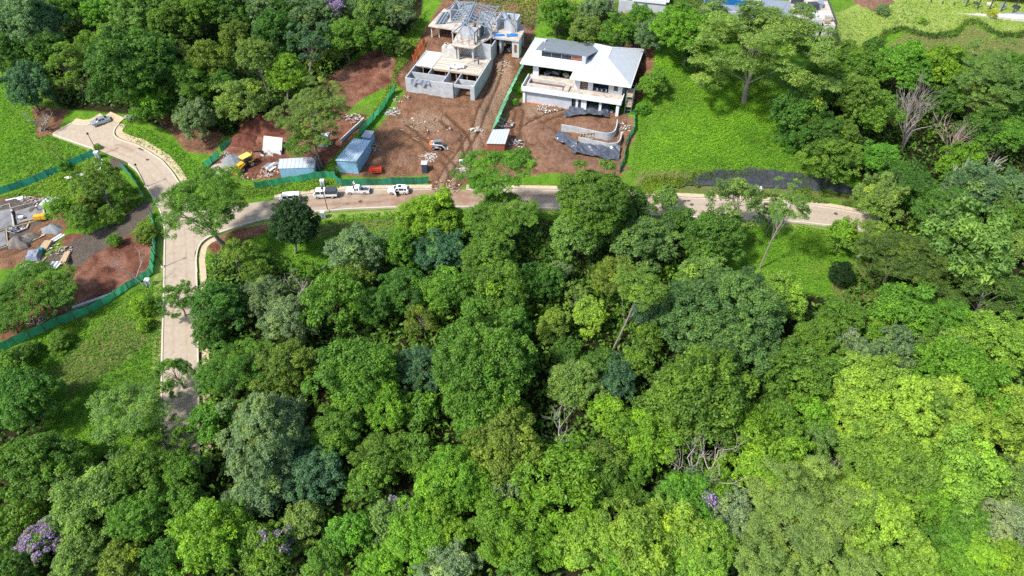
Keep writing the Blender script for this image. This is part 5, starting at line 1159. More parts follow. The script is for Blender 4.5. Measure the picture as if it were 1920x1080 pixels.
for k in range(4): variant('C2', k, 4.8, .95, 27, 1.35, .50, .27, 210)                     # middling
for k in range(3): variant('C1', k, 2.8, .95, 13, 1.0, .42, .25, 240)                      # small
for k in range(3): variant('F3', k, 8.0, .45, 40, 1.7, .56, .24, 215, flat=.36, zmin=-.05, upb=.9, width=.42, gap=.12, pflat=.5)    # feathery layered umbrella
for k in range(1): variant('F4', k, 8.0, .95, 74, 1.65, .56, .25, 190, flat=.40, zmin=-.7, upb=.9, width=.42, pflat=.5, rough=.30)    # tall feathery giant
for k in range(2): variant('F2', k, 5.0, .60, 30, 1.2, .46, .22, 230, flat=.4, zmin=-.2, upb=.9, width=.42, gap=.08, pflat=.5)
for k in range(2): variant('L2', k, 5.0, .90, 34, .95, .46, .27, 170, flat=.65, zmin=-.5, gap=.2, rough=.35)                          # loose open
for k in range(2): variant('D2', k, 4.4, 1.05, 36, 1.2, .44, .25, 230, zmin=-.85, rough=.18)                                          # dense round
for k in range(2): variant('V2', k, 5.0, .85, 26, 1.35, .62, .50, 85, flat=.6, width=.36, upb=.3)                                    # long hanging leaves
PAL = dict(mid=(.142, .285, .038), deep=(.092, .215, .034), dark=(.030, .078, .020), lime=(.270, .435, .058), bright=(.195, .375, .034), fresh=(.150, .335, .038), pale=(.205, .335, .075),
           grey=(.175, .285, .120), gmid=(.145, .260, .070), olive=(.185, .290, .045), blue=(.095, .205, .095), gpale=(.280, .370, .180), odark=(.120, .195, .038), purple=(.42, .28, .66), yel=(.42, .46, .04))
# x, y of the crown in the survey picture, half width (px), kind, colour, label, options
TREES = [
 # forest above the turning head
 (55, 40, 62, 'C', 'grey', 'broad pale grey green tree in the top left corner'), (128, 18, 42, 'C', 'mid', 'mid green tree at the top edge beside the corner tree'), (20, 98, 40, 'D', 'deep', 'deep green tree at the left edge under the corner tree'),
 (86, 98, 40, 'C', 'deep', 'deep green tree between the corner tree and the olive tree'), (50, 165, 42, 'C', 'blue', 'blue grey round tree at the edge of the upper left meadow'), (132, 125, 50, 'L', 'olive', 'yellowish olive tree above the turning head'),
 (188, 28, 32, 'C', 'fresh', 'small fresh green tree near the top edge above the olive tree'), (250, 122, 80, 'C', 'deep', 'largest deep green domed tree above the silver car'), (262, 24, 46, 'C', 'pale', 'pale green tree at the top edge behind the domed tree'),
 (322, 48, 46, 'C', 'mid', 'mid green tree behind the right shoulder of the domed tree'), (290, 196, 38, 'C', 'fresh', 'fresh green tree standing right of the turning head'), (362, 168, 44, 'C', 'mid', 'green tree with rounded tufts right of the domed tree'),
 (368, 225, 38, 'C', 'grey', 'greyish tree at the forest edge above the bare earth bank'), (396, 126, 46, 'C', 'olive', 'olive green tree in the middle of the upper forest'), (454, 188, 45, 'C', 'pale', 'pale green round tree overlooking the red earth heap'),
 (440, 72, 32, 'C', 'olive', 'small olive tree behind the leaning slender tree'), (478, 106, 35, 'C', 'pale', 'pale slender leaning tree with a long bare trunk', dict(base=(514, 200))), (534, 137, 40, 'C', 'bright', 'bright green tree beside the red cut bank', dict(base=(538, 198))),
 (514, 68, 42, 'D', 'deep', 'dark dense round tree behind the bright tree of the cut bank'), (585, 82, 42, 'L', 'blue', 'blue grey open tree at the head of the red bank', dict(base=(578, 142))), (578, 28, 36, 'C', 'grey', 'grey green tree at the top edge above the blue grey tree'),
 (622, 20, 34, 'C', 'grey', 'tree with lilac blossom at the top edge', dict(flower=.25)), (648, 72, 40, 'C', 'mid', 'mid green tree right of the blue grey tree'), (698, 28, 40, 'C', 'pale', 'pale tree at the top edge left of the shell house'),
 (742, 26, 34, 'C', 'grey', 'grey green tree nearest the shell house on its left'), (716, 72, 26, 'C', 'mid', 'small green tree at the top end of the red bank'), (372, 16, 44, 'C', 'mid', 'mid green tree at the top edge left of centre forest'),
 (432, 18, 40, 'C', 'deep', 'deep green tree at the top edge over the small olive tree'), (492, 16, 40, 'C', 'grey', 'greyish tree at the top edge over the dark dense tree'), (210, 76, 34, 'C', 'mid', 'tree behind the left shoulder of the domed tree'), (318, 112, 30, 'D', 'dark', 'dark tree in shade beside the domed tree'), (540, 20, 30, 'C', 'deep', 'deep green tree squeezed between two greyish trees at the top'), (330, 200, 26, 'C', 'deep', 'dark small tree between the fresh green and greyish trees'), (420, 160, 30, 'D', 'deep', 'deep green tree behind the pale round tree'), (165, 85, 30, 'C', 'mid', 'small mid green tree behind the olive tree'), (410, 205, 26, 'C', 'deep', 'low deep green tree beside the pale round tree'),
 (600, 115, 22, 'S', 'olive', 'olive bush at the rim of the red bank'), (748, 88, 20, 'S', 'pale', 'pale bush beside the left slab of the shell house'),
 # yard and left site
 (588, 212, 56, 'F', 'pale', 'spreading pale green tree standing among the sheds', dict(base=(604, 312), tall=1)), (574, 268, 40, 'F', 'mid', 'lower spreading tree in front of the concrete slab structure', dict(base=(600, 318))),
 (188, 346, 50, 'L', 'olive', 'olive green tree overhanging the left site'), (114, 394, 28, 'C', 'fresh', 'round green tree beside the blue grey gravel heap'), (152, 412, 24, 'C', 'mid', 'lower green tree between the olive tree and the gravel drive'), (228, 368, 20, 'C', 'mid', 'tree at the right foot of the olive tree by the drive', ),
 (183, 276, 7, 'S', 'bright', 'tiny bright sapling beside the street lamp on the teal fence'),
 (52, 545, 66, 'F', 'mid', 'broad feathery tree over the lower left red earth'), (108, 556, 40, 'F', 'deep', 'dark feathery tree beside the lower green fence'), (10, 600, 34, 'C', 'deep', 'deep green tree at the left edge below the feathery tree'), (20, 690, 34, 'C', 'mid', 'mid green tree at the left edge under the lower fence'),
 (388, 382, 92, 'F', 'mid', 'wide umbrella tree over the road junction', dict(base=(432, 462))), (553, 419, 53, 'D', 'dark', 'dark dense round tree beside the road opposite the van', dict(base=(553, 474))),
 # middle left
 (330, 560, 38, 'L', 'mid', 'open tree leaning over the straight road'), (414, 572, 52, 'D', 'deep', 'deep green vine clad tree beside the straight road'), (395, 625, 34, 'D', 'deep', 'low vine clad tree under the big vine clad tree'), (440, 478, 40, 'L', 'olive', 'loose olive tree on the slope inside the bend'), (482, 505, 30, 'L', 'mid', 'small open tree on the slope below the umbrella tree'),
 (503, 556, 44, 'C', 'grey', 'silvery grey tree below the slope'), (545, 596, 48, 'C', 'grey', 'second silvery tree lower right of the first silvery one'), (326, 700, 38, 'L', 'mid', 'open tree spreading across the straight road'), (240, 775, 66, 'F', 'pale', 'large soft feathery tree at the roadside meadow'), (296, 815, 32, 'L', 'mid', 'open branched tree at the lower end of the visible road'),
 (50, 748, 60, 'C', 'deep', 'deep green tree at the left edge beside the lower meadow'), (64, 868, 68, 'C', 'mid', 'large mid green tree at the left edge'), (142, 872, 42, 'C', 'mid', 'tree with bright tufts right of the large left edge tree'), (172, 940, 64, 'C', 'pale', 'broad pale green tree in the lower left forest'), (262, 890, 54, 'C', 'mid', 'rounded tree below the feathery roadside tree'), (264, 972, 50, 'C', 'mid', 'mid green tree below the rounded tree'),
 (26, 992, 44, 'C', 'mid', 'green tree left of the lilac blossom tree'), (85, 1012, 40, 'C', 'purple', 'lilac blossom tree in the bottom left corner', dict(flower=.9, under='mid')), (150, 1048, 48, 'C', 'pale', 'pale green tree at the bottom edge beside the lilac tree'), (226, 1060, 42, 'C', 'olive', 'olive green tree at the bottom edge'), (392, 1008, 64, 'C', 'bright', 'bright green rounded tree at the bottom left of centre'), (310, 1050, 44, 'C', 'deep', 'deep green tree between the olive and bright trees at the bottom'), (312, 935, 34, 'C', 'deep', 'dark tree in the gap below the end of the road'), (25, 1065, 40, 'C', 'deep', 'deep green tree in the very bottom left corner'),
 (428, 702, 54, 'F', 'mid', 'soft fine leaved tree right of the straight road'), (398, 790, 40, 'C', 'fresh', 'fresh green tree at the lower right of the straight road'), (345, 818, 30, 'L', 'mid', 'open tree in shade below the end of the road'), (537, 690, 54, 'C', 'olive', 'olive green clumped tree below the silvery trees'), (470, 668, 40, 'F', 'mid', 'fine leaved tree between the road tree and the olive clumped tree'),
 (336, 886, 46, 'C', 'mid', 'mid green tree hiding the lower end of the road'),
 (352, 950, 42, 'C', 'mid', 'mid green tree between the bright rounded tree and the road end'),
 (500, 818, 84, 'C', 'grey', 'largest silvery grey tree in the lower forest'), (590, 882, 52, 'C', 'blue', 'blue grey shoulder tree right of the largest silvery tree'), (488, 910, 60, 'C', 'grey', 'lower silvery tree under the largest one'), (492, 812, 34, 'C', 'olive', 'yellow green climber crown on the largest silvery tree', dict(up=7)), (568, 975, 34, 'C', 'pale', 'small pale green tree below the silvery trees'),
 (497, 1030, 46, 'C', 'mid', 'tree with violet blossom at the bottom edge', dict(flower=.10)), (655, 996, 42, 'C', 'fresh', 'fresh dark green tree right of the small pale tree'), (605, 1050, 34, 'C', 'mid', 'mid green tree at the bottom edge below the small pale tree'), (625, 812, 46, 'C', 'mid', 'tree right of the largest silvery tree'), (440, 960, 30, 'C', 'deep', 'dark tree in the gap left of the lower silvery tree'),
 # centre
 (668, 700, 70, 'C', 'mid', 'broad clumped tree left of the forest hollow'), (728, 768, 52, 'C', 'bright', 'bright clumped tree below the hollow'), (790, 688, 42, 'C', 'blue', 'blue green tree at the middle of the forest'), (782, 770, 36, 'C', 'mid', 'mid green tree under the blue green tree'), (712, 856, 48, 'C', 'mid', 'tree with hanging tufts above the lilac topped tree'), (778, 852, 36, 'C', 'mid', 'tree in the dark middle of the lower forest'), (692, 902, 42, 'C', 'mid', 'mid green tree left of the lilac topped tree'), (655, 760, 36, 'C', 'mid', 'lower left shoulder tree of the broad clumped one'),
 (736, 984, 42, 'C', 'pale', 'pale tree with a lilac blossom top', dict(flower=.12)), (778, 1004, 58, 'C', 'bright', 'bright green tree right of the lilac topped tree'), (828, 910, 60, 'C', 'bright', 'large bright tree above the bottom edge left of centre'), (840, 1060, 48, 'C', 'gpale', 'pale silvery tree at the bottom edge left of centre'), (710, 1064, 38, 'C', 'bright', 'bright tree at the bottom edge beside the pale silvery tree'),
 (905, 690, 98, 'C', 'mid', 'largest clumped green tree in the centre of the forest'), (970, 786, 32, 'C', 'bright', 'bright tree left of the dead grey tree'), (888, 804, 38, 'C', 'fresh', 'fresh tree below the largest central tree'), (940, 838, 72, 'C', 'olive', 'wide dull green tree left below the dead grey tree'), (1076, 722, 48, 'C', 'pale', 'pale clumped tree above the dead grey tree'), (1141, 778, 40, 'C', 'bright', 'bright tree right of the dead grey tree'), (1156, 716, 42, 'C', 'blue', 'dark blue green tree behind the bright tree right of the dead one'),
 (1298, 748, 88, 'D', 'mid', 'large smooth domed tree right of centre'), (1222, 816, 56, 'C', 'bright', 'bright clumped tree below the smooth domed tree'), (1046, 918, 74, 'V', 'bright', 'large leafy bright tree at lower centre'), (1116, 912, 46, 'C', 'mid', 'mid green tree right of the large leafy tree'), (1172, 940, 38, 'V', 'mid', 'long leaved tree right of lower centre'), (853, 900, 56, 'C', 'bright', 'fine clumped tree below the wide dull tree on its left'), (951, 920, 42, 'C', 'grey', 'grey green tree between the wide dull tree and the leafy tree'), (892, 920, 46, 'C', 'bright', 'bright tree left of the grey green one at lower centre'),
 (822, 992, 50, 'C', 'bright', 'bright tree above the pale silvery bottom tree'), (940, 1000, 60, 'C', 'bright', 'tall bright tree at the bottom centre'), (966, 1054, 40, 'C', 'mid', 'mid green tree at the bottom edge of the centre'), (1030, 1018, 40, 'V', 'bright', 'large leaved bright tree at the bottom edge'), (1099, 1018, 58, 'C', 'lime', 'lime green rounded tree at the bottom edge'), (1198, 1026, 76, 'C', 'lime', 'widest lime green tree at the bottom edge'), (1276, 1004, 60, 'C', 'lime', 'lime green tree right of the widest lime one'), (1294, 1056, 50, 'C', 'lime', 'lime green tree at the bottom edge before the silvery one'), (1168, 1064, 50, 'C', 'bright', 'bright tree on the bottom edge between the lime trees'), (1134, 866, 46, 'C', 'olive', 'dull olive tree below the bright tree by the dead one'), (1187, 886, 32, 'C', 'fresh', 'small fresh tree below the bright clumped tree'), (1010, 860, 34, 'C', 'fresh', 'fresh tree at the foot of the dead grey tree'), (1070, 838, 30, 'L', 'bright', 'small loose tree right under the dead grey tree'),
 (1286, 938, 52, 'C', 'fresh', 'tree with scattered violet flowers below the dead twigs', dict(flower=.04)), (1245, 945, 34, 'C', 'deep', 'dark tree left of the violet flowered tree'),
 # lower right
 (1490, 700, 68, 'C', 'mid', 'clumped mid green tree above the dark gap'), (1570, 716, 46, 'C', 'mid', 'clumped tree left of the lime grove top'), (1402, 806, 56, 'V', 'bright', 'yellowish spiky leaved tree'), (1458, 790, 42, 'C', 'mid', 'mid green tree right of the spiky leaved tree'), (1522, 780, 40, 'C', 'bright', 'bright tree touching the lime grove'), (1482, 842, 40, 'C', 'fresh', 'fresh tree right below the spiky leaved tree'), (1442, 884, 66, 'C', 'bright', 'broad bright tree left of the dead twigs by the lime tree'), (1536, 822, 36, 'C', 'pale', 'pale tree at the left flank of the lime grove'),
 (1655, 768, 88, 'C', 'lime', 'huge lime green tree at the upper left of the lower right lime grove'), (1752, 778, 88, 'C', 'lime', 'huge lime green tree at the upper right of the lower right lime grove'), (1672, 872, 84, 'C', 'lime', 'wide lime tree in the lower left of the lime grove'), (1776, 878, 72, 'C', 'lime', 'wide lime tree in the lower right of the lime grove'), (1782, 716, 70, 'C', 'bright', 'bright tree above the right side of the lime grove'), (1888, 784, 62, 'C', 'lime', 'lime tree at the right edge beside the lime grove'), (1584, 932, 52, 'C', 'lime', 'yellowish tree below the left of the lime grove'), (1500, 984, 104, 'F', 'pale', 'wide soft pale tree at the bottom right', dict(tall=1)), (1382, 974, 46, 'C', 'gpale', 'silvery pale tree left of the wide soft tree'), (1324, 1036, 58, 'C', 'lime', 'lime tree below the silvery pale tree'), (1652, 1016, 88, 'C', 'lime', 'pale lime spreading tree under the lime grove'), (1902, 912, 48, 'C', 'pale', 'pale green tree at the right edge below the lime tree'), (1890, 986, 54, 'C', 'gpale', 'silvery tree at the lower right edge'), (1766, 1020, 42, 'C', 'mid', 'mid green tree right of the pale lime spreading tree'), (1812, 980, 44, 'C', 'mid', 'shaded green tree left of the silvery edge tree'), (1782, 1066, 46, 'C', 'bright', 'bright tree on the bottom edge near the right corner'), (1838, 1052, 42, 'C', 'bright', 'second bright tree on the bottom edge near the right corner'), (1898, 1060, 46, 'C', 'bright', 'bright tree in the bottom right corner'), (1340, 920, 40, 'C', 'bright', 'bright low tree behind the violet flowered tree'), (1420, 1050, 50, 'C', 'pale', 'pale tree at the bottom edge beside the lime tree'), (1560, 1062, 50, 'C', 'pale', 'pale tree at the bottom edge under the wide soft tree'), (1850, 890, 40, 'C', 'bright', 'bright tree in the gap right of the lime grove'), (1720, 940, 50, 'C', 'bright', 'bright tree under the lime grove'),
 # middle band below the road
 (808, 412, 62, 'C', 'bright', 'vivid green tree right below the white vehicle with open door'), (833, 474, 46, 'C', 'blue', 'blue grey round tree below the vivid tree'), (668, 472, 54, 'C', 'grey', 'pale greyish tree on the grassy slope'), (660, 525, 46, 'C', 'olive', 'olive tree under the pale greyish slope tree'), (628, 570, 58, 'V', 'mid', 'long leaved tree beside the pale bare trunk'), (750, 468, 44, 'C', 'fresh', 'fresh tree left of the blue grey round tree'), (757, 540, 46, 'C', 'deep', 'deep green tree at the upper rim of the hollow'), (790, 600, 36, 'L', 'olive', 'yellowish olive tree right of the hollow'), (838, 552, 50, 'C', 'fresh', 'fresh rounded tree right of the hollow rim'), (700, 575, 38, 'C', 'deep', 'dark tree inside the upper hollow'),
 (930, 325, 74, 'F', 'fresh', 'wide spreading tree over the yard mouth', dict(base=(905, 425))), (930, 408, 74, 'F', 'mid', 'layered spreading tree below the road centre'), (915, 484, 56, 'C', 'mid', 'mid green tree below the layered tree'), (934, 536, 54, 'C', 'mid', 'clumped tree above the largest central tree'), (1015, 528, 42, 'V', 'deep', 'deep green leafy tree left of the small grey tree'), (1048, 508, 26, 'C', 'grey', 'small grey green tree above the glade'), (1078, 552, 26, 'L', 'pale', 'slim pale tree beside the glade'), (1107, 590, 34, 'C', 'lime', 'small vivid lime tree lit in the glade'), (1037, 612, 34, 'C', 'olive', 'slender dull tree with climbing vines by the glade'), (1062, 660, 32, 'C', 'deep', 'dark tree below the slender vine tree'), (960, 610, 36, 'C', 'deep', 'deep green tree in the shaded hollow left of the glade'),
 (1112, 378, 72, 'C', 'mid', 'large tree leaning over the road right of centre', dict(base=(1120, 470))), (1190, 396, 42, 'C', 'deep', 'dark right limb tree over the road edge'), (1085, 440, 52, 'C', 'pale', 'pale lower tree before the large road tree'), (1196, 456, 58, 'C', 'gmid', 'wide grey green tree below the far road'), (1156, 520, 42, 'C', 'olive', 'brownish olive tree left of the leaning trunk'), (1200, 538, 42, 'C', 'olive', 'olive tree with a long leaning pale trunk', dict(base=(1146, 658))), (1216, 592, 32, 'C', 'blue', 'small blue grey tree right of the leaning trunk'), (1218, 632, 32, 'C', 'mid', 'small green tree under the blue grey one'), (1130, 690, 36, 'C', 'deep', 'deep green tree below the leaning trunk'), (1190, 680, 34, 'C', 'mid', 'mid green tree right below the leaning trunk'),
 (1250, 372, 26, 'C', 'pale', 'small pale roadside tree on the footpath', dict(base=(1252, 398))), (1330, 448, 58, 'C', 'deep', 'deep green clumped tree below the far road'), (1382, 376, 58, 'L', 'gmid', 'grey green open tree rising across the far road', dict(base=(1390, 448))), (1482, 384, 36, 'L', 'pale', 'pale slender tree with a leaning trunk over the road', dict(base=(1424, 505))), (1446, 405, 26, 'L', 'fresh', 'small pale tree left of the slender leaning one', dict(base=(1436, 440))), (1270, 420, 30, 'C', 'deep', 'small dark tree just below the footpath verge'),
 (1290, 570, 50, 'C', 'pale', 'pale clumped tree left of the big grey green one'), (1316, 520, 48, 'C', 'pale', 'pale clumped tree at the edge of the shaded grass'), (1356, 602, 94, 'C', 'gmid', 'big grey green domed tree right of centre'), (1450, 560, 54, 'C', 'lime', 'yellow green clumped tree on the shaded grass edge'), (1576, 598, 46, 'C', 'mid', 'mid green tree right of the yellow green one'), (1602, 664, 42, 'C', 'grey', 'greyish tree with sparse violet flowers', dict(flower=.05)), (1690, 584, 58, 'C', 'fresh', 'fresh clumped tree in the right middle'), (1680, 668, 46, 'C', 'grey', 'grey green tree below the fresh clumped one'), (1648, 624, 28, 'V', 'bright', 'small bright leafy tree left of the fresh clumped one'), (1530, 640, 44, 'C', 'mid', 'mid green tree behind the clumped gap tree'),
 (1578, 442, 30, 'C', 'bright', 'vivid small tree at the end of the roadside grass'), (1626, 440, 50, 'L', 'olive', 'olive open tree covering the road end'), (1578, 514, 26, 'D', 'dark', 'dark small round tree on the dry patch'), (1688, 484, 74, 'F', 'odark', 'wide dark olive flat tree right of the dry patch'), (1812, 464, 84, 'V', 'pale', 'large pale long leaved tree at right'), (1848, 546, 62, 'F', 'odark', 'dark olive flat tree under the pale long leaved one'), (1910, 464, 38, 'C', 'pale', 'pale tree at the right edge beside the long leaved one'), (1780, 598, 44, 'C', 'fresh', 'fresh tree below the two dark olive ones'), (1772, 664, 42, 'C', 'pale', 'pale thin tree above the bright right trees'), (1860, 648, 62, 'C', 'lime', 'lime tree above the right edge lime tree'), (1918, 634, 40, 'C', 'lime', 'lime tree at the right edge midway down'), (1826, 712, 50, 'C', 'bright', 'bright tree between the two right lime trees'), (1740, 550, 40, 'C', 'odark', 'dark olive tree in the gap between the flat trees'), (1905, 560, 36, 'C', 'mid', 'mid green tree at the right edge below the pale tree'), (1730, 650, 34, 'C', 'mid', 'mid green tree between the grey green and thin pale trees'), (1640, 720, 40, 'C', 'fresh', 'fresh tree above the lime grove'),
 (1760, 406, 54, 'F', 'deep', 'dark feathery dome tree past the road end'), (1650, 372, 44, 'C', 'pale', 'pale clumped tree at the road end'), (1696, 342, 54, 'F', 'deep', 'layered dark green tree before the ravine'), (1796, 308, 42, 'C', 'bright', 'bright tree below the bare vine tangle'), (1646, 296, 34, 'C', 'fresh', 'fresh tree left of the dark ravine'), (1564, 296, 46, 'C', 'mid', 'mid green tree at the right end of the black bank'), (1580, 252, 34, 'C', 'olive', 'olive tree above the end of the black bank'), (1596, 182, 50, 'C', 'olive', 'yellowish olive tree left of the large dead tree'), (1632, 212, 42, 'C', 'mid', 'mid green tree touching the large dead tree on its left'), (1690, 126, 60, 'C', 'fresh', 'wide fresh tree behind the large dead tree'), (1615, 130, 40, 'C', 'mid', 'mid green tree behind the yellowish olive tree'), (1492, 212, 52, 'C', 'deep', 'deep green tree with yellow flowers beside the bright meadow', dict(flower=.06, fcol='yel')), (1550, 170, 36, 'C', 'deep', 'dark tree behind the yellow flowered tree'), (1535, 250, 38, 'C', 'deep', 'dark low tree at the meadow corner'), (1480, 260, 24, 'S', 'deep', 'dark bush at the lower meadow rim'),
 (1846, 150, 64, 'F', 'pale', 'broad soft pale tree in the upper right', dict(tall=1)), (1830, 190, 46, 'F', 'pale', 'flat topped light tree below the broad soft one'), (1888, 252, 50, 'F', 'fresh', 'flat fresh tree at the right edge'), (1840, 242, 46, 'C', 'deep', 'deep green tree behind the flat fresh one'), (1830, 354, 54, 'C', 'grey', 'grey olive tree below the white fallen branches'), (1864, 382, 32, 'C', 'pale', 'pale round tree below the grey olive one'), (1900, 360, 40, 'C', 'grey', 'greyish tree at the right edge below the bare branches'), (1906, 204, 36, 'C', 'deep', 'dark tree at the right edge in the upper right'), (1760, 126, 46, 'C', 'bright', 'bright tree left of the broad soft pale one'), (1770, 190, 34, 'C', 'deep', 'dark tree right behind the large dead tree'), (1900, 130, 30, 'C', 'mid', 'small green tree by the blue tarpaulin'), (1720, 360, 30, 'C', 'deep', 'shaded tree at the mouth of the ravine'), (1900, 418, 34, 'C', 'mid', 'mid green tree at the right edge above the pale one'),
 # top centre and right
 (1277, 58, 58, 'C', 'bright', 'tall bright clumped tree right of the white roofed house', dict(base=(1282, 122))), (1428, 88, 108, 'F', 'pale', 'giant feathery tree on the bright meadow', dict(base=(1396, 192), tall=1)), (1338, 22, 26, 'C', 'grey', 'dark grey tree behind the tall bright tree'), (1350, 52, 22, 'C', 'lime', 'small yellowish tree between the bright and feathery trees'), (1046, 28, 36, 'C', 'fresh', 'light bushy tree behind the shell house'), (1098, 58, 32, 'C', 'pale', 'light green bushy tree behind the white roof'), (1120, 16, 32, 'C', 'grey', 'greyish lilac bush at the top edge behind the white roof', dict(flower=.06)), (1160, 62, 34, 'C', 'mid', 'green tree behind the right end of the white roof'), (1216, 68, 30, 'C', 'grey', 'grey green tree between the white roof and the bright tree'), (1226, 160, 26, 'C', 'fresh', 'small tree beside the right corner of the white roofed house'), (1205, 205, 14, 'S', 'fresh', 'bush beside the scaffold tower'), (1076, 78, 16, 'S', 'bright', 'bright bush over the low wall behind the white roof'), (1200, 35, 26, 'C', 'mid', 'tree before the grey concrete building shell'), (1310, 105, 28, 'C', 'deep', 'dark tree at the foot of the tall bright tree'), (974, 168, 12, 'S', 'bright', 'bright green bush beside the long green fence'), (966, 192, 8, 'S', 'fresh', 'small green bush at the lower end of the long fence'), (1655, 20, 13, 'S', 'grey', 'grey bush on the top lawn'), (1730, 40, 8, 'S', 'lime', 'little yellow green palm bush on the top lawn'), (1860, 26, 10, 'S', 'yel', 'yellow palm bush by the top right terrace'), (1640, 90, 20, 'S', 'deep', 'dark round bush below the lawn edge'), (1590, 105, 24, 'S', 'mid', 'green bush at the corner of the lawn'), (1545, 128, 26, 'S', 'mid', 'round bush beside the feathery giant'),
 (52, 660, 24, 'S', 'deep', 'dark bush at the left end of the lower green fence'), (112, 642, 20, 'S', 'mid', 'green bush below the middle of the lower green fence'), (268, 575, 24, 'S', 'bright', 'bright green bush beside the cabinet at the fence bend'), (270, 610, 18, 'S', 'bright', 'bright green bush above the grey stump'),
 (1705, 104, 20, 'S', 'grey', 'grey scrub on the dry slope below the lawn'), (640, 404, 5, 'S', 'bright', 'tiny sapling beside the street lamp below the truck'), (170, 375, 24, 'S', 'olive', 'olive bush in the left site'), (205, 408, 22, 'S', 'olive', 'olive bush along the gravel drive'), (275, 440, 22, 'S', 'olive', 'olive bush behind the green fence at the drive'), (215, 452, 14, 'S', 'fresh', 'green bush over the red pit edge'), (120, 312, 12, 'S', 'fresh', 'green bush on the teal fence'),
]
RNG = random.Random(11); NR = np.random.RandomState(5); cnt = {}
def limb(mb, a, b, r0, r1, sag=.12, n=5, k=5):
    a = Vector(a); b = Vector(b); m = a.lerp(b, .5)+Vector((RNG.uniform(-1, 1), RNG.uniform(-1, 1), RNG.uniform(0, 1)))*sag*(b-a).length
    pts = [(a*(1-u)*(1-u)+m*2*u*(1-u)+b*u*u) for u in [i/(n-1) for i in range(n)]]; mb.tube(pts, [r0+(r1-r0)*i/(n-1) for i in range(n)], k)
def blossoms(crown_o, var, frac, col, seed, leafsize):
    me, lc, R, P = var; g = np.random.RandomState(seed); up = P[P[:, 2] > -.1*R]
    f = fbm(up[:, 0]+seed, up[:, 1], R*.8, 2); th = np.quantile(f, 1-frac); sel = up[f >= th]
    nb = 45 if frac > .6 else 26; n = len(sel)*nb; idx = np.repeat(np.arange(len(sel)), nb); q = rand_dirs(g, n, -.2); pos = sel[idx]+q*g.uniform(.7, 1.15, (n, 1))*(.12*R if R < 4 else .9)
    t = g.normal(0, 1, (n, 3)); t /= np.linalg.norm(t, axis=1, keepdims=True); b = np.cross(t, g.normal(0, 1, (n, 3))); b /= np.linalg.norm(b, axis=1, keepdims=True); s = leafsize*g.uniform(.5, 1.1, (n, 1))
    V = np.stack([pos-t*s*.5, pos+b*s*.4, pos+t*s*.5, pos-b*s*.4], 1).reshape(-1, 3); o = obj('blossom', grid_mesh('blossom', V, np.arange(4*n).reshape(-1, 4), np.clip(g.normal(.55, .2, n), 0, 1), LEAF), crown_o); o.color = (*PAL[col], 1)
def tree(px, py, w, kind, colr, label, opt=None):
    opt = opt or {}
    shrub = kind == 'S'
    # size: iterate distance with the height it stands at
    hc = 6.0
    for _ in range(3):
        if 'base' in opt:
            b = G(*opt['base']); lo, hi = .5, 40.0
            for __ in range(30):
                m = (lo+hi)/2
                if proj((b.x, b.y, b.z+m))[1] > py: lo = m
                else: hi = m
            hc = (lo+hi)/2; q = Vector((b.x, b.y, b.z+hc)); c = Vector((q.x+(px-proj(q)[0])/pxm(q), b.y, q.z)); R = w/pxm(c)
        else:
            c = G(px, py, hc)+Vector((0, 0, hc)); R = w/pxm(c); hc = (R*.55 if shrub else max(2.2, R*.95+1.0)) + opt.get('up', 0); 
    if 'base' not in opt: b = Vector((c.x, c.y, hz(c.x, c.y)))
    key = {'C': 'C3' if R > 6.2 else 'C2' if R > 3.4 else 'C1', 'F': 'F4' if opt.get('tall') else 'F3' if R > 6.2 else 'F2', 'L': 'L2', 'D': 'D2', 'V': 'V2', 'S': 'C1'}[kind]
    k = cnt.get(key, 0); cnt[key] = k+1; var = VAR[key][k % len(VAR[key])]; s = R/var[2]*(1.07 if py > 640 else 1.03)
    nm = {'C': 'broadleaf_tree', 'F': 'feathery_tree', 'L': 'open_tree', 'D': 'dense_tree', 'V': 'long_leaved_tree', 'S': 'bush'}[kind]
    t = thing(nm, b, 0, label, 'bush' if shrub else 'tree', 'bushes' if shrub else 'trees of the valley forest'); rz = RNG.uniform(0, 6.28); rel = c-b
    mb = MB(); rt = max(.06, R*.042) if not shrub else .04
    top = rel+Vector((0, 0, -R*.25)); n = 7; bend = Vector((RNG.uniform(-1, 1), RNG.uniform(-1, 1), 0))*R*.12
    pts = [Vector((0, 0, -.6)).lerp(top, i/(n-1))+bend*math.sin(math.pi*i/(n-1)) for i in range(n)]; mb.tube(pts, [rt*(1.35-.85*i/(n-1)) for i in range(n)], 7)
    lcs = var[1]; ca, sa = math.cos(rz), math.sin(rz)
    used = 0
    for j in RNG.sample(range(len(lcs)), len(lcs)):
        l = lcs[j]*s; q = rel+Vector((l[0]*ca-l[1]*sa, l[0]*sa+l[1]*ca, l[2])); f = pts[3+used % 4]
        if q.z < f.z+.25*(q-f).length: continue
        limb(mb, f, q, rt*.45, rt*.10, n=4, k=4); used += 1
        if used >= (14 if kind in 'LF' else 7) or shrub: break
    part(mb, 'trunk', BARKP if kind in 'LF' or 'base' in opt else BARK, t)
    o = obj('crown', var[0], t); o.location = rel; o.rotation_euler = (RNG.uniform(-.12, .12), RNG.uniform(-.12, .12), rz); o.scale = (s*RNG.uniform(.9, 1.14)*RNG.choice((-1, 1)), s*RNG.uniform(.9, 1.14), s*RNG.uniform(.9, 1.15))
    cc = PAL[opt.get('under', colr)]; j = [RNG.uniform(.88, 1.12) for _ in range(2)]; o.color = (cc[0]*j[0]*j[1], cc[1]*j[0], cc[2]*j[0], 1)
    if 'flower' in opt: blossoms(o, var, opt['flower'], opt.get('fcol', 'purple'), int(px+py), .30/s)
    return t
for row in TREES: tree(*row)

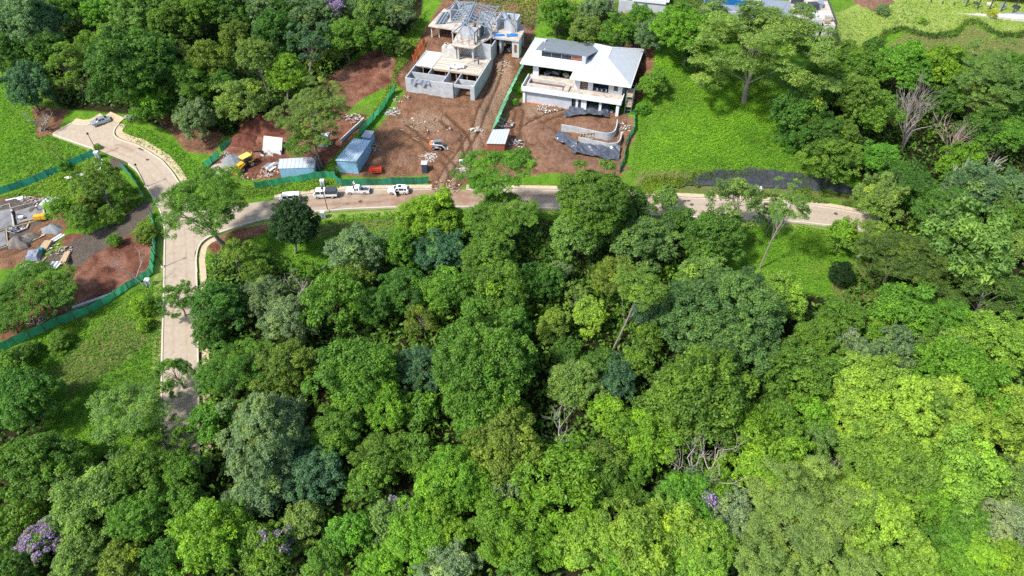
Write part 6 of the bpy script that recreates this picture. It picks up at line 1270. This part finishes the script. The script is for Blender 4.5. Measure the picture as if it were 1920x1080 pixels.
# ------------------------------------------------------------ bare trees
def bare(label, base, top, spread, seed, rad=.22, m=DEADW, stems=1, depth=4, lean=0):
    b = G(*base); lo, hi = .5, 40
    for _ in range(30):
        mm = (lo+hi)/2
        if proj((b.x, b.y, b.z+mm))[1] > top[1]: lo = mm
        else: hi = mm
    H = lo; tx = (top[0]-proj((b.x, b.y, b.z+H))[0])/pxm(b); rr = random.Random(seed)
    t = thing('bare_tree', b, 0, label, 'tree', 'leafless trees')
    for s in range(stems):
        mb = MB()
        def grow(p, d, L, r, dep):
            n = 5; pts = [p]; q = p.copy(); dd = d.copy()
            for i in range(n-1):
                dd = (dd+Vector((rr.uniform(-1, 1), rr.uniform(-1, 1), rr.uniform(-.6, 1)))*.22).normalized(); q = q+dd*L/(n-1); pts.append(q.copy())
            mb.tube(pts, [r*(1-.45*i/(n-1)) for i in range(n)], 5 if dep > 1 else 4)
            if dep > 0:
                for k in range(rr.choice((2, 3, 3))):
                    a = Vector((rr.uniform(-1, 1), rr.uniform(-1, 1), rr.uniform(-.1, .8))).normalized(); grow(pts[rr.choice((2, 3, 4))], (dd*.75+a*spread).normalized(), L*rr.uniform(.55, .8), r*.55, dep-1)
        off = Vector((rr.uniform(-.5, .5), rr.uniform(-.5, .5), 0))*(stems > 1)
        d0 = (Vector((tx, lean, H))+Vector((rr.uniform(-1, 1), rr.uniform(-1, 1), 0))*H*.3*(stems > 1)).normalized()
        grow(Vector((0, 0, -.3))+off, d0, H*.48, rad, depth); mb.build('trunk' if s == 0 else 'stem', m, t)
    return t
bare('grey leafless tree with purple tinged twigs in the forest centre', (1042, 838), (1040, 762), .9, 1, .22, mat('purple_twig', (.36, .31, .32), .9))
bare('pale crooked bare branches below the bright clumped tree', (1272, 905), (1238, 850), 1.0, 2, .18)
bare('bare grey tree right of the crooked branches', (1306, 908), (1300, 815), .8, 3, .2, mat('purple_twig2', (.36, .31, .31), .9))
bare('bare forked tree left of the spiky leaved tree', (1330, 908), (1345, 832), .9, 4, .2)
bare('thin dead twigs beside the lime grove', (1548, 910), (1530, 850), .8, 5, .12)
bare('large pale dead tree with many rising stems at the ravine', (1690, 282), (1730, 170), .5, 6, .22, mat('brown_grey_wood', (.30, .265, .235), .9), 6, 4)
bare('bare vine hung tree right of the large dead one', (1775, 300), (1790, 210), .5, 7, .28, mat('brown_twig', (.30, .24, .20), .9), 4, 4)
bare('white dead branch leaning over the ravine', (1762, 380), (1806, 308), .5, 8, .26, mat('white_wood', (.52, .49, .46), .9), 1, 3)
bare('white dead tree at the right edge', (1865, 345), (1890, 290), .7, 9, .26, mat('white_wood', (.52, .49, .46)), 3, 3)
bare('pale bare trunk with forked top on the slope', (568, 588), (570, 500), .8, 10, .26, DEADW, 1, 2)
bare('thin grey twiggy tree left of the forked trunk', (560, 570), (548, 512), .7, 11, .12, DEADW, 2, 3)
bare('fallen grey bare tree beside the turning head', (78, 245), (92, 205), .8, 12, .22, DEADW, 3, 3)
bare('leaning thin dead tree over the red pit', (275, 540), (238, 470), .8, 13, .16, mat('grey_twig', (.38, .34, .36), .9), 1, 4)
bare('bare pole tree in the upper left meadow', (118, 300), (88, 262), .6, 14, .12, BARK, 1, 2)
bare('small bare branches on the trees left of the large dead one', (1555, 275), (1550, 235), .8, 15, .14)
bare('bare branches among the tree crowns at bottom left', (215, 1010), (210, 985), .9, 16, .14)
bare('bare branching top above the feathery tree at the top right', (1400, 130), (1420, 45), .6, 17, .16)
bare('bare reddish stems behind the fresh tree of the ravine', (1845, 315), (1850, 265), .5, 18, .12, mat('brown_twig', (.3, .24, .2)), 3, 3)

# ------------------------------------------------------------ grass, undergrowth, creepers
def scatter(name, label, cat, polys, dens, size, col, seed, h=.5, avoid=(), width=.3, spread=.35, blades=4, kind='stuff', clump=3.0, thr=-.5, m=GRASSLEAF, zmin=-.05, bl=(.5, 1.3)):
    g = np.random.RandomState(seed); X = []
    for pts in polys:
        P = np.array(wp(pts)); x0, y0 = P.min(0); x1, y1 = P.max(0); n = int((x1-x0)*(y1-y0)*dens); x = g.uniform(x0, x1, n); y = g.uniform(y0, y1, n)
        k = in_poly(x, y, P); x, y = x[k], y[k]
        for R in ROADS: k = sd(x, y, R) < -.7; x, y = x[k], y[k]
        for A in avoid: k = sd(x, y, A) < .4; x, y = x[k], y[k]
        k = fbm(x, y, clump, 3) > thr; X.append(np.stack([x[k], y[k]], 1))
    X = np.concatenate(X); n0 = len(X); X = np.repeat(X, blades, 0); n = len(X); X = X+g.normal(0, size*.35, X.shape)
    z = h0(X[:, 0], X[:, 1]); ph = .6*fbm(X[:, 0], X[:, 1], clump, 3)+1.1*fbm(X[:, 0]+50, X[:, 1], clump*4, 3)
    c = np.stack([X[:, 0], X[:, 1], z+g.uniform(zmin, h, n)*(1+1.2*ph)+.12], 1)
    nr = g.normal(0, spread, (n, 3))+np.array([0, 0, .75]); nr /= np.linalg.norm(nr, axis=1, keepdims=True); t = np.cross(nr, g.normal(0, 1, (n, 3))); t /= np.linalg.norm(t, axis=1, keepdims=True); b = np.cross(nr, t)
    ln = size*g.uniform(*bl, (n, 1)); w_ = ln*width
    V = np.stack([c-t*ln*.5, c+b*w_*.5, c+t*ln*.5-nr*ln*.25, c-b*w_*.5], 1).reshape(-1, 3)
    tone = np.clip(.46+ph*1.05+g.normal(0, .15, n)+.15*(c[:, 2]-z-.12-h*.45)/max(h, .1), 0, 1)
    o = obj(name, grid_mesh(name, V, np.arange(4*n).reshape(-1, 4), tone, m)); o.color = (*col, 1); tag(o, label, cat, kind=kind); return o
SOILP = [wp(z) for z in ()]
AV = ZONES['soil']+ZONES['red']+ZONES['gravel']
scatter('meadow_grass', 'lush bright green grass of the slope right of the white house', 'grass', [[(1205, 110), (1300, 100), (1420, 130), (1500, 190), (1560, 290), (1620, 350), (1600, 372), (1400, 330), (1180, 335), (1195, 240), (1210, 170)]], 14, .31, (.160, .345, .024), 1, .30, AV)
scatter('meadow_grass', 'bright green grass of the upper left meadow', 'grass', [[(-40, 110), (40, 180), (80, 250), (110, 262), (180, 290), (150, 300), (60, 342), (-40, 372)], [(225, 235), (270, 240), (330, 270), (400, 330), (350, 345), (300, 290), (240, 262)]], 10, .32, (.135, .325, .020), 2, .22, AV)
scatter('meadow_grass', 'long green grass of the meadow beside the straight road', 'grass', [[(-40, 680), (60, 645), (160, 598), (285, 530), (300, 560), (296, 760), (290, 860), (100, 860), (60, 760)]], 13, .32, (.145, .320, .024), 3, .24, AV)
scatter('slope_grass', 'green grass of the slope below the road', 'grass', [[(385, 480), (430, 455), (500, 430), (600, 405), (740, 398), (860, 395), (1000, 396), (1230, 410), (1500, 425), (1600, 440), (1640, 560), (1500, 560), (1380, 520), (1200, 620), (1000, 640), (800, 620), (600, 620), (400, 560)]], 4.5, .42, (.150, .330, .022), 4, .25, AV)
scatter('slope_grass', 'rough grass around the left site and the fences', 'grass', [[(100, 330), (176, 295), (220, 320), (275, 375), (240, 400), (150, 420), (60, 372), (-20, 378)], [(255, 400), (290, 400), (296, 480), (285, 500), (262, 440)], [(400, 345), (470, 350), (620, 335), (640, 352), (480, 372), (400, 380)], [(690, 95), (760, 60), (800, 20), (790, 70), (745, 160), (690, 245), (680, 240), (735, 150)]], 9, .42, (.150, .260, .03), 5, .35, AV)
scatter('lawn_grass', 'short pale grass of the lawn and rough slope at the top right', 'grass', [[(1560, 110), (1565, 25), (1700, 0), (1960, 0), (1960, 130), (1700, 110)]], 3, .36, (.27, .38, .075), 6, .06, ())
scatter('slope_grass', 'tangled dry and green scrub behind the two houses', 'grass', [[(820, 0), (1010, 0), (1000, 55), (960, 40), (900, 5)], [(1010, 0), (1330, 0), (1330, 100), (1225, 80), (1150, 78), (1040, 66)]], 10, .5, (.20, .27, .07), 7, .6, ())
scatter('undergrowth', 'dark leafy undergrowth of the forest floor', 'undergrowth', [[(-60, 660), (60, 700), (110, 850), (300, 860), (380, 620), (400, 480), (600, 500), (760, 430), (1000, 430), (1300, 440), (1380, 560), (1560, 580), (1660, 430), (1600, 350), (1560, 300), (1500, 180), (1560, 110), (1990, 110), (1990, 1110), (-60, 1110)]], 1.3, .9, (.11, .23, .034), 8, 2.2, AV, .5, .5, 4, clump=4.0, thr=-.25, m=LEAF)
scatter('undergrowth', 'dark leafy undergrowth of the upper left wood', 'undergrowth', [[(-60, -20), (790, -20), (760, 60), (690, 90), (560, 190), (430, 255), (300, 235), (240, 205), (120, 200), (40, 150), (-60, 110)]], 1.6, .9, (.10, .21, .035), 9, 2.2, AV, .5, .5, 4, clump=4.0, thr=-.25, m=LEAF)
scatter('creeper', 'trailing green vines on the black bank lining', 'creeper', [[(1190, 335), (1300, 338), (1330, 356), (1200, 362)], [(1520, 340), (1600, 372), (1600, 390), (1500, 372), (1480, 362)], [(1290, 328), (1400, 322), (1500, 328), (1580, 348), (1580, 356), (1490, 338), (1400, 330), (1300, 338)], [(1190, 352), (1400, 362), (1590, 378), (1590, 386), (1400, 372), (1190, 364)]], 26, .5, (.13, .22, .03), 10, .35, (), .25, .5, 4, clump=3.0, thr=-.05, zmin=.25)
scatter('step_shade_scrub', 'dark scrub along the curving edge of the top right lawn', 'scrub', [[(1560, 96), (1600, 104), (1640, 86), (1652, 60), (1690, 50), (1745, 64), (1790, 58), (1806, 38), (1832, 36), (1872, 62), (1960, 60), (1960, 70), (1868, 72), (1828, 46), (1812, 50), (1794, 70), (1745, 74), (1692, 60), (1662, 68), (1650, 94), (1602, 112), (1560, 104)]], 11, .42, (.07, .13, .025), 12, .7, ())  # dark strip of blades added to stand for the lawn step's shade
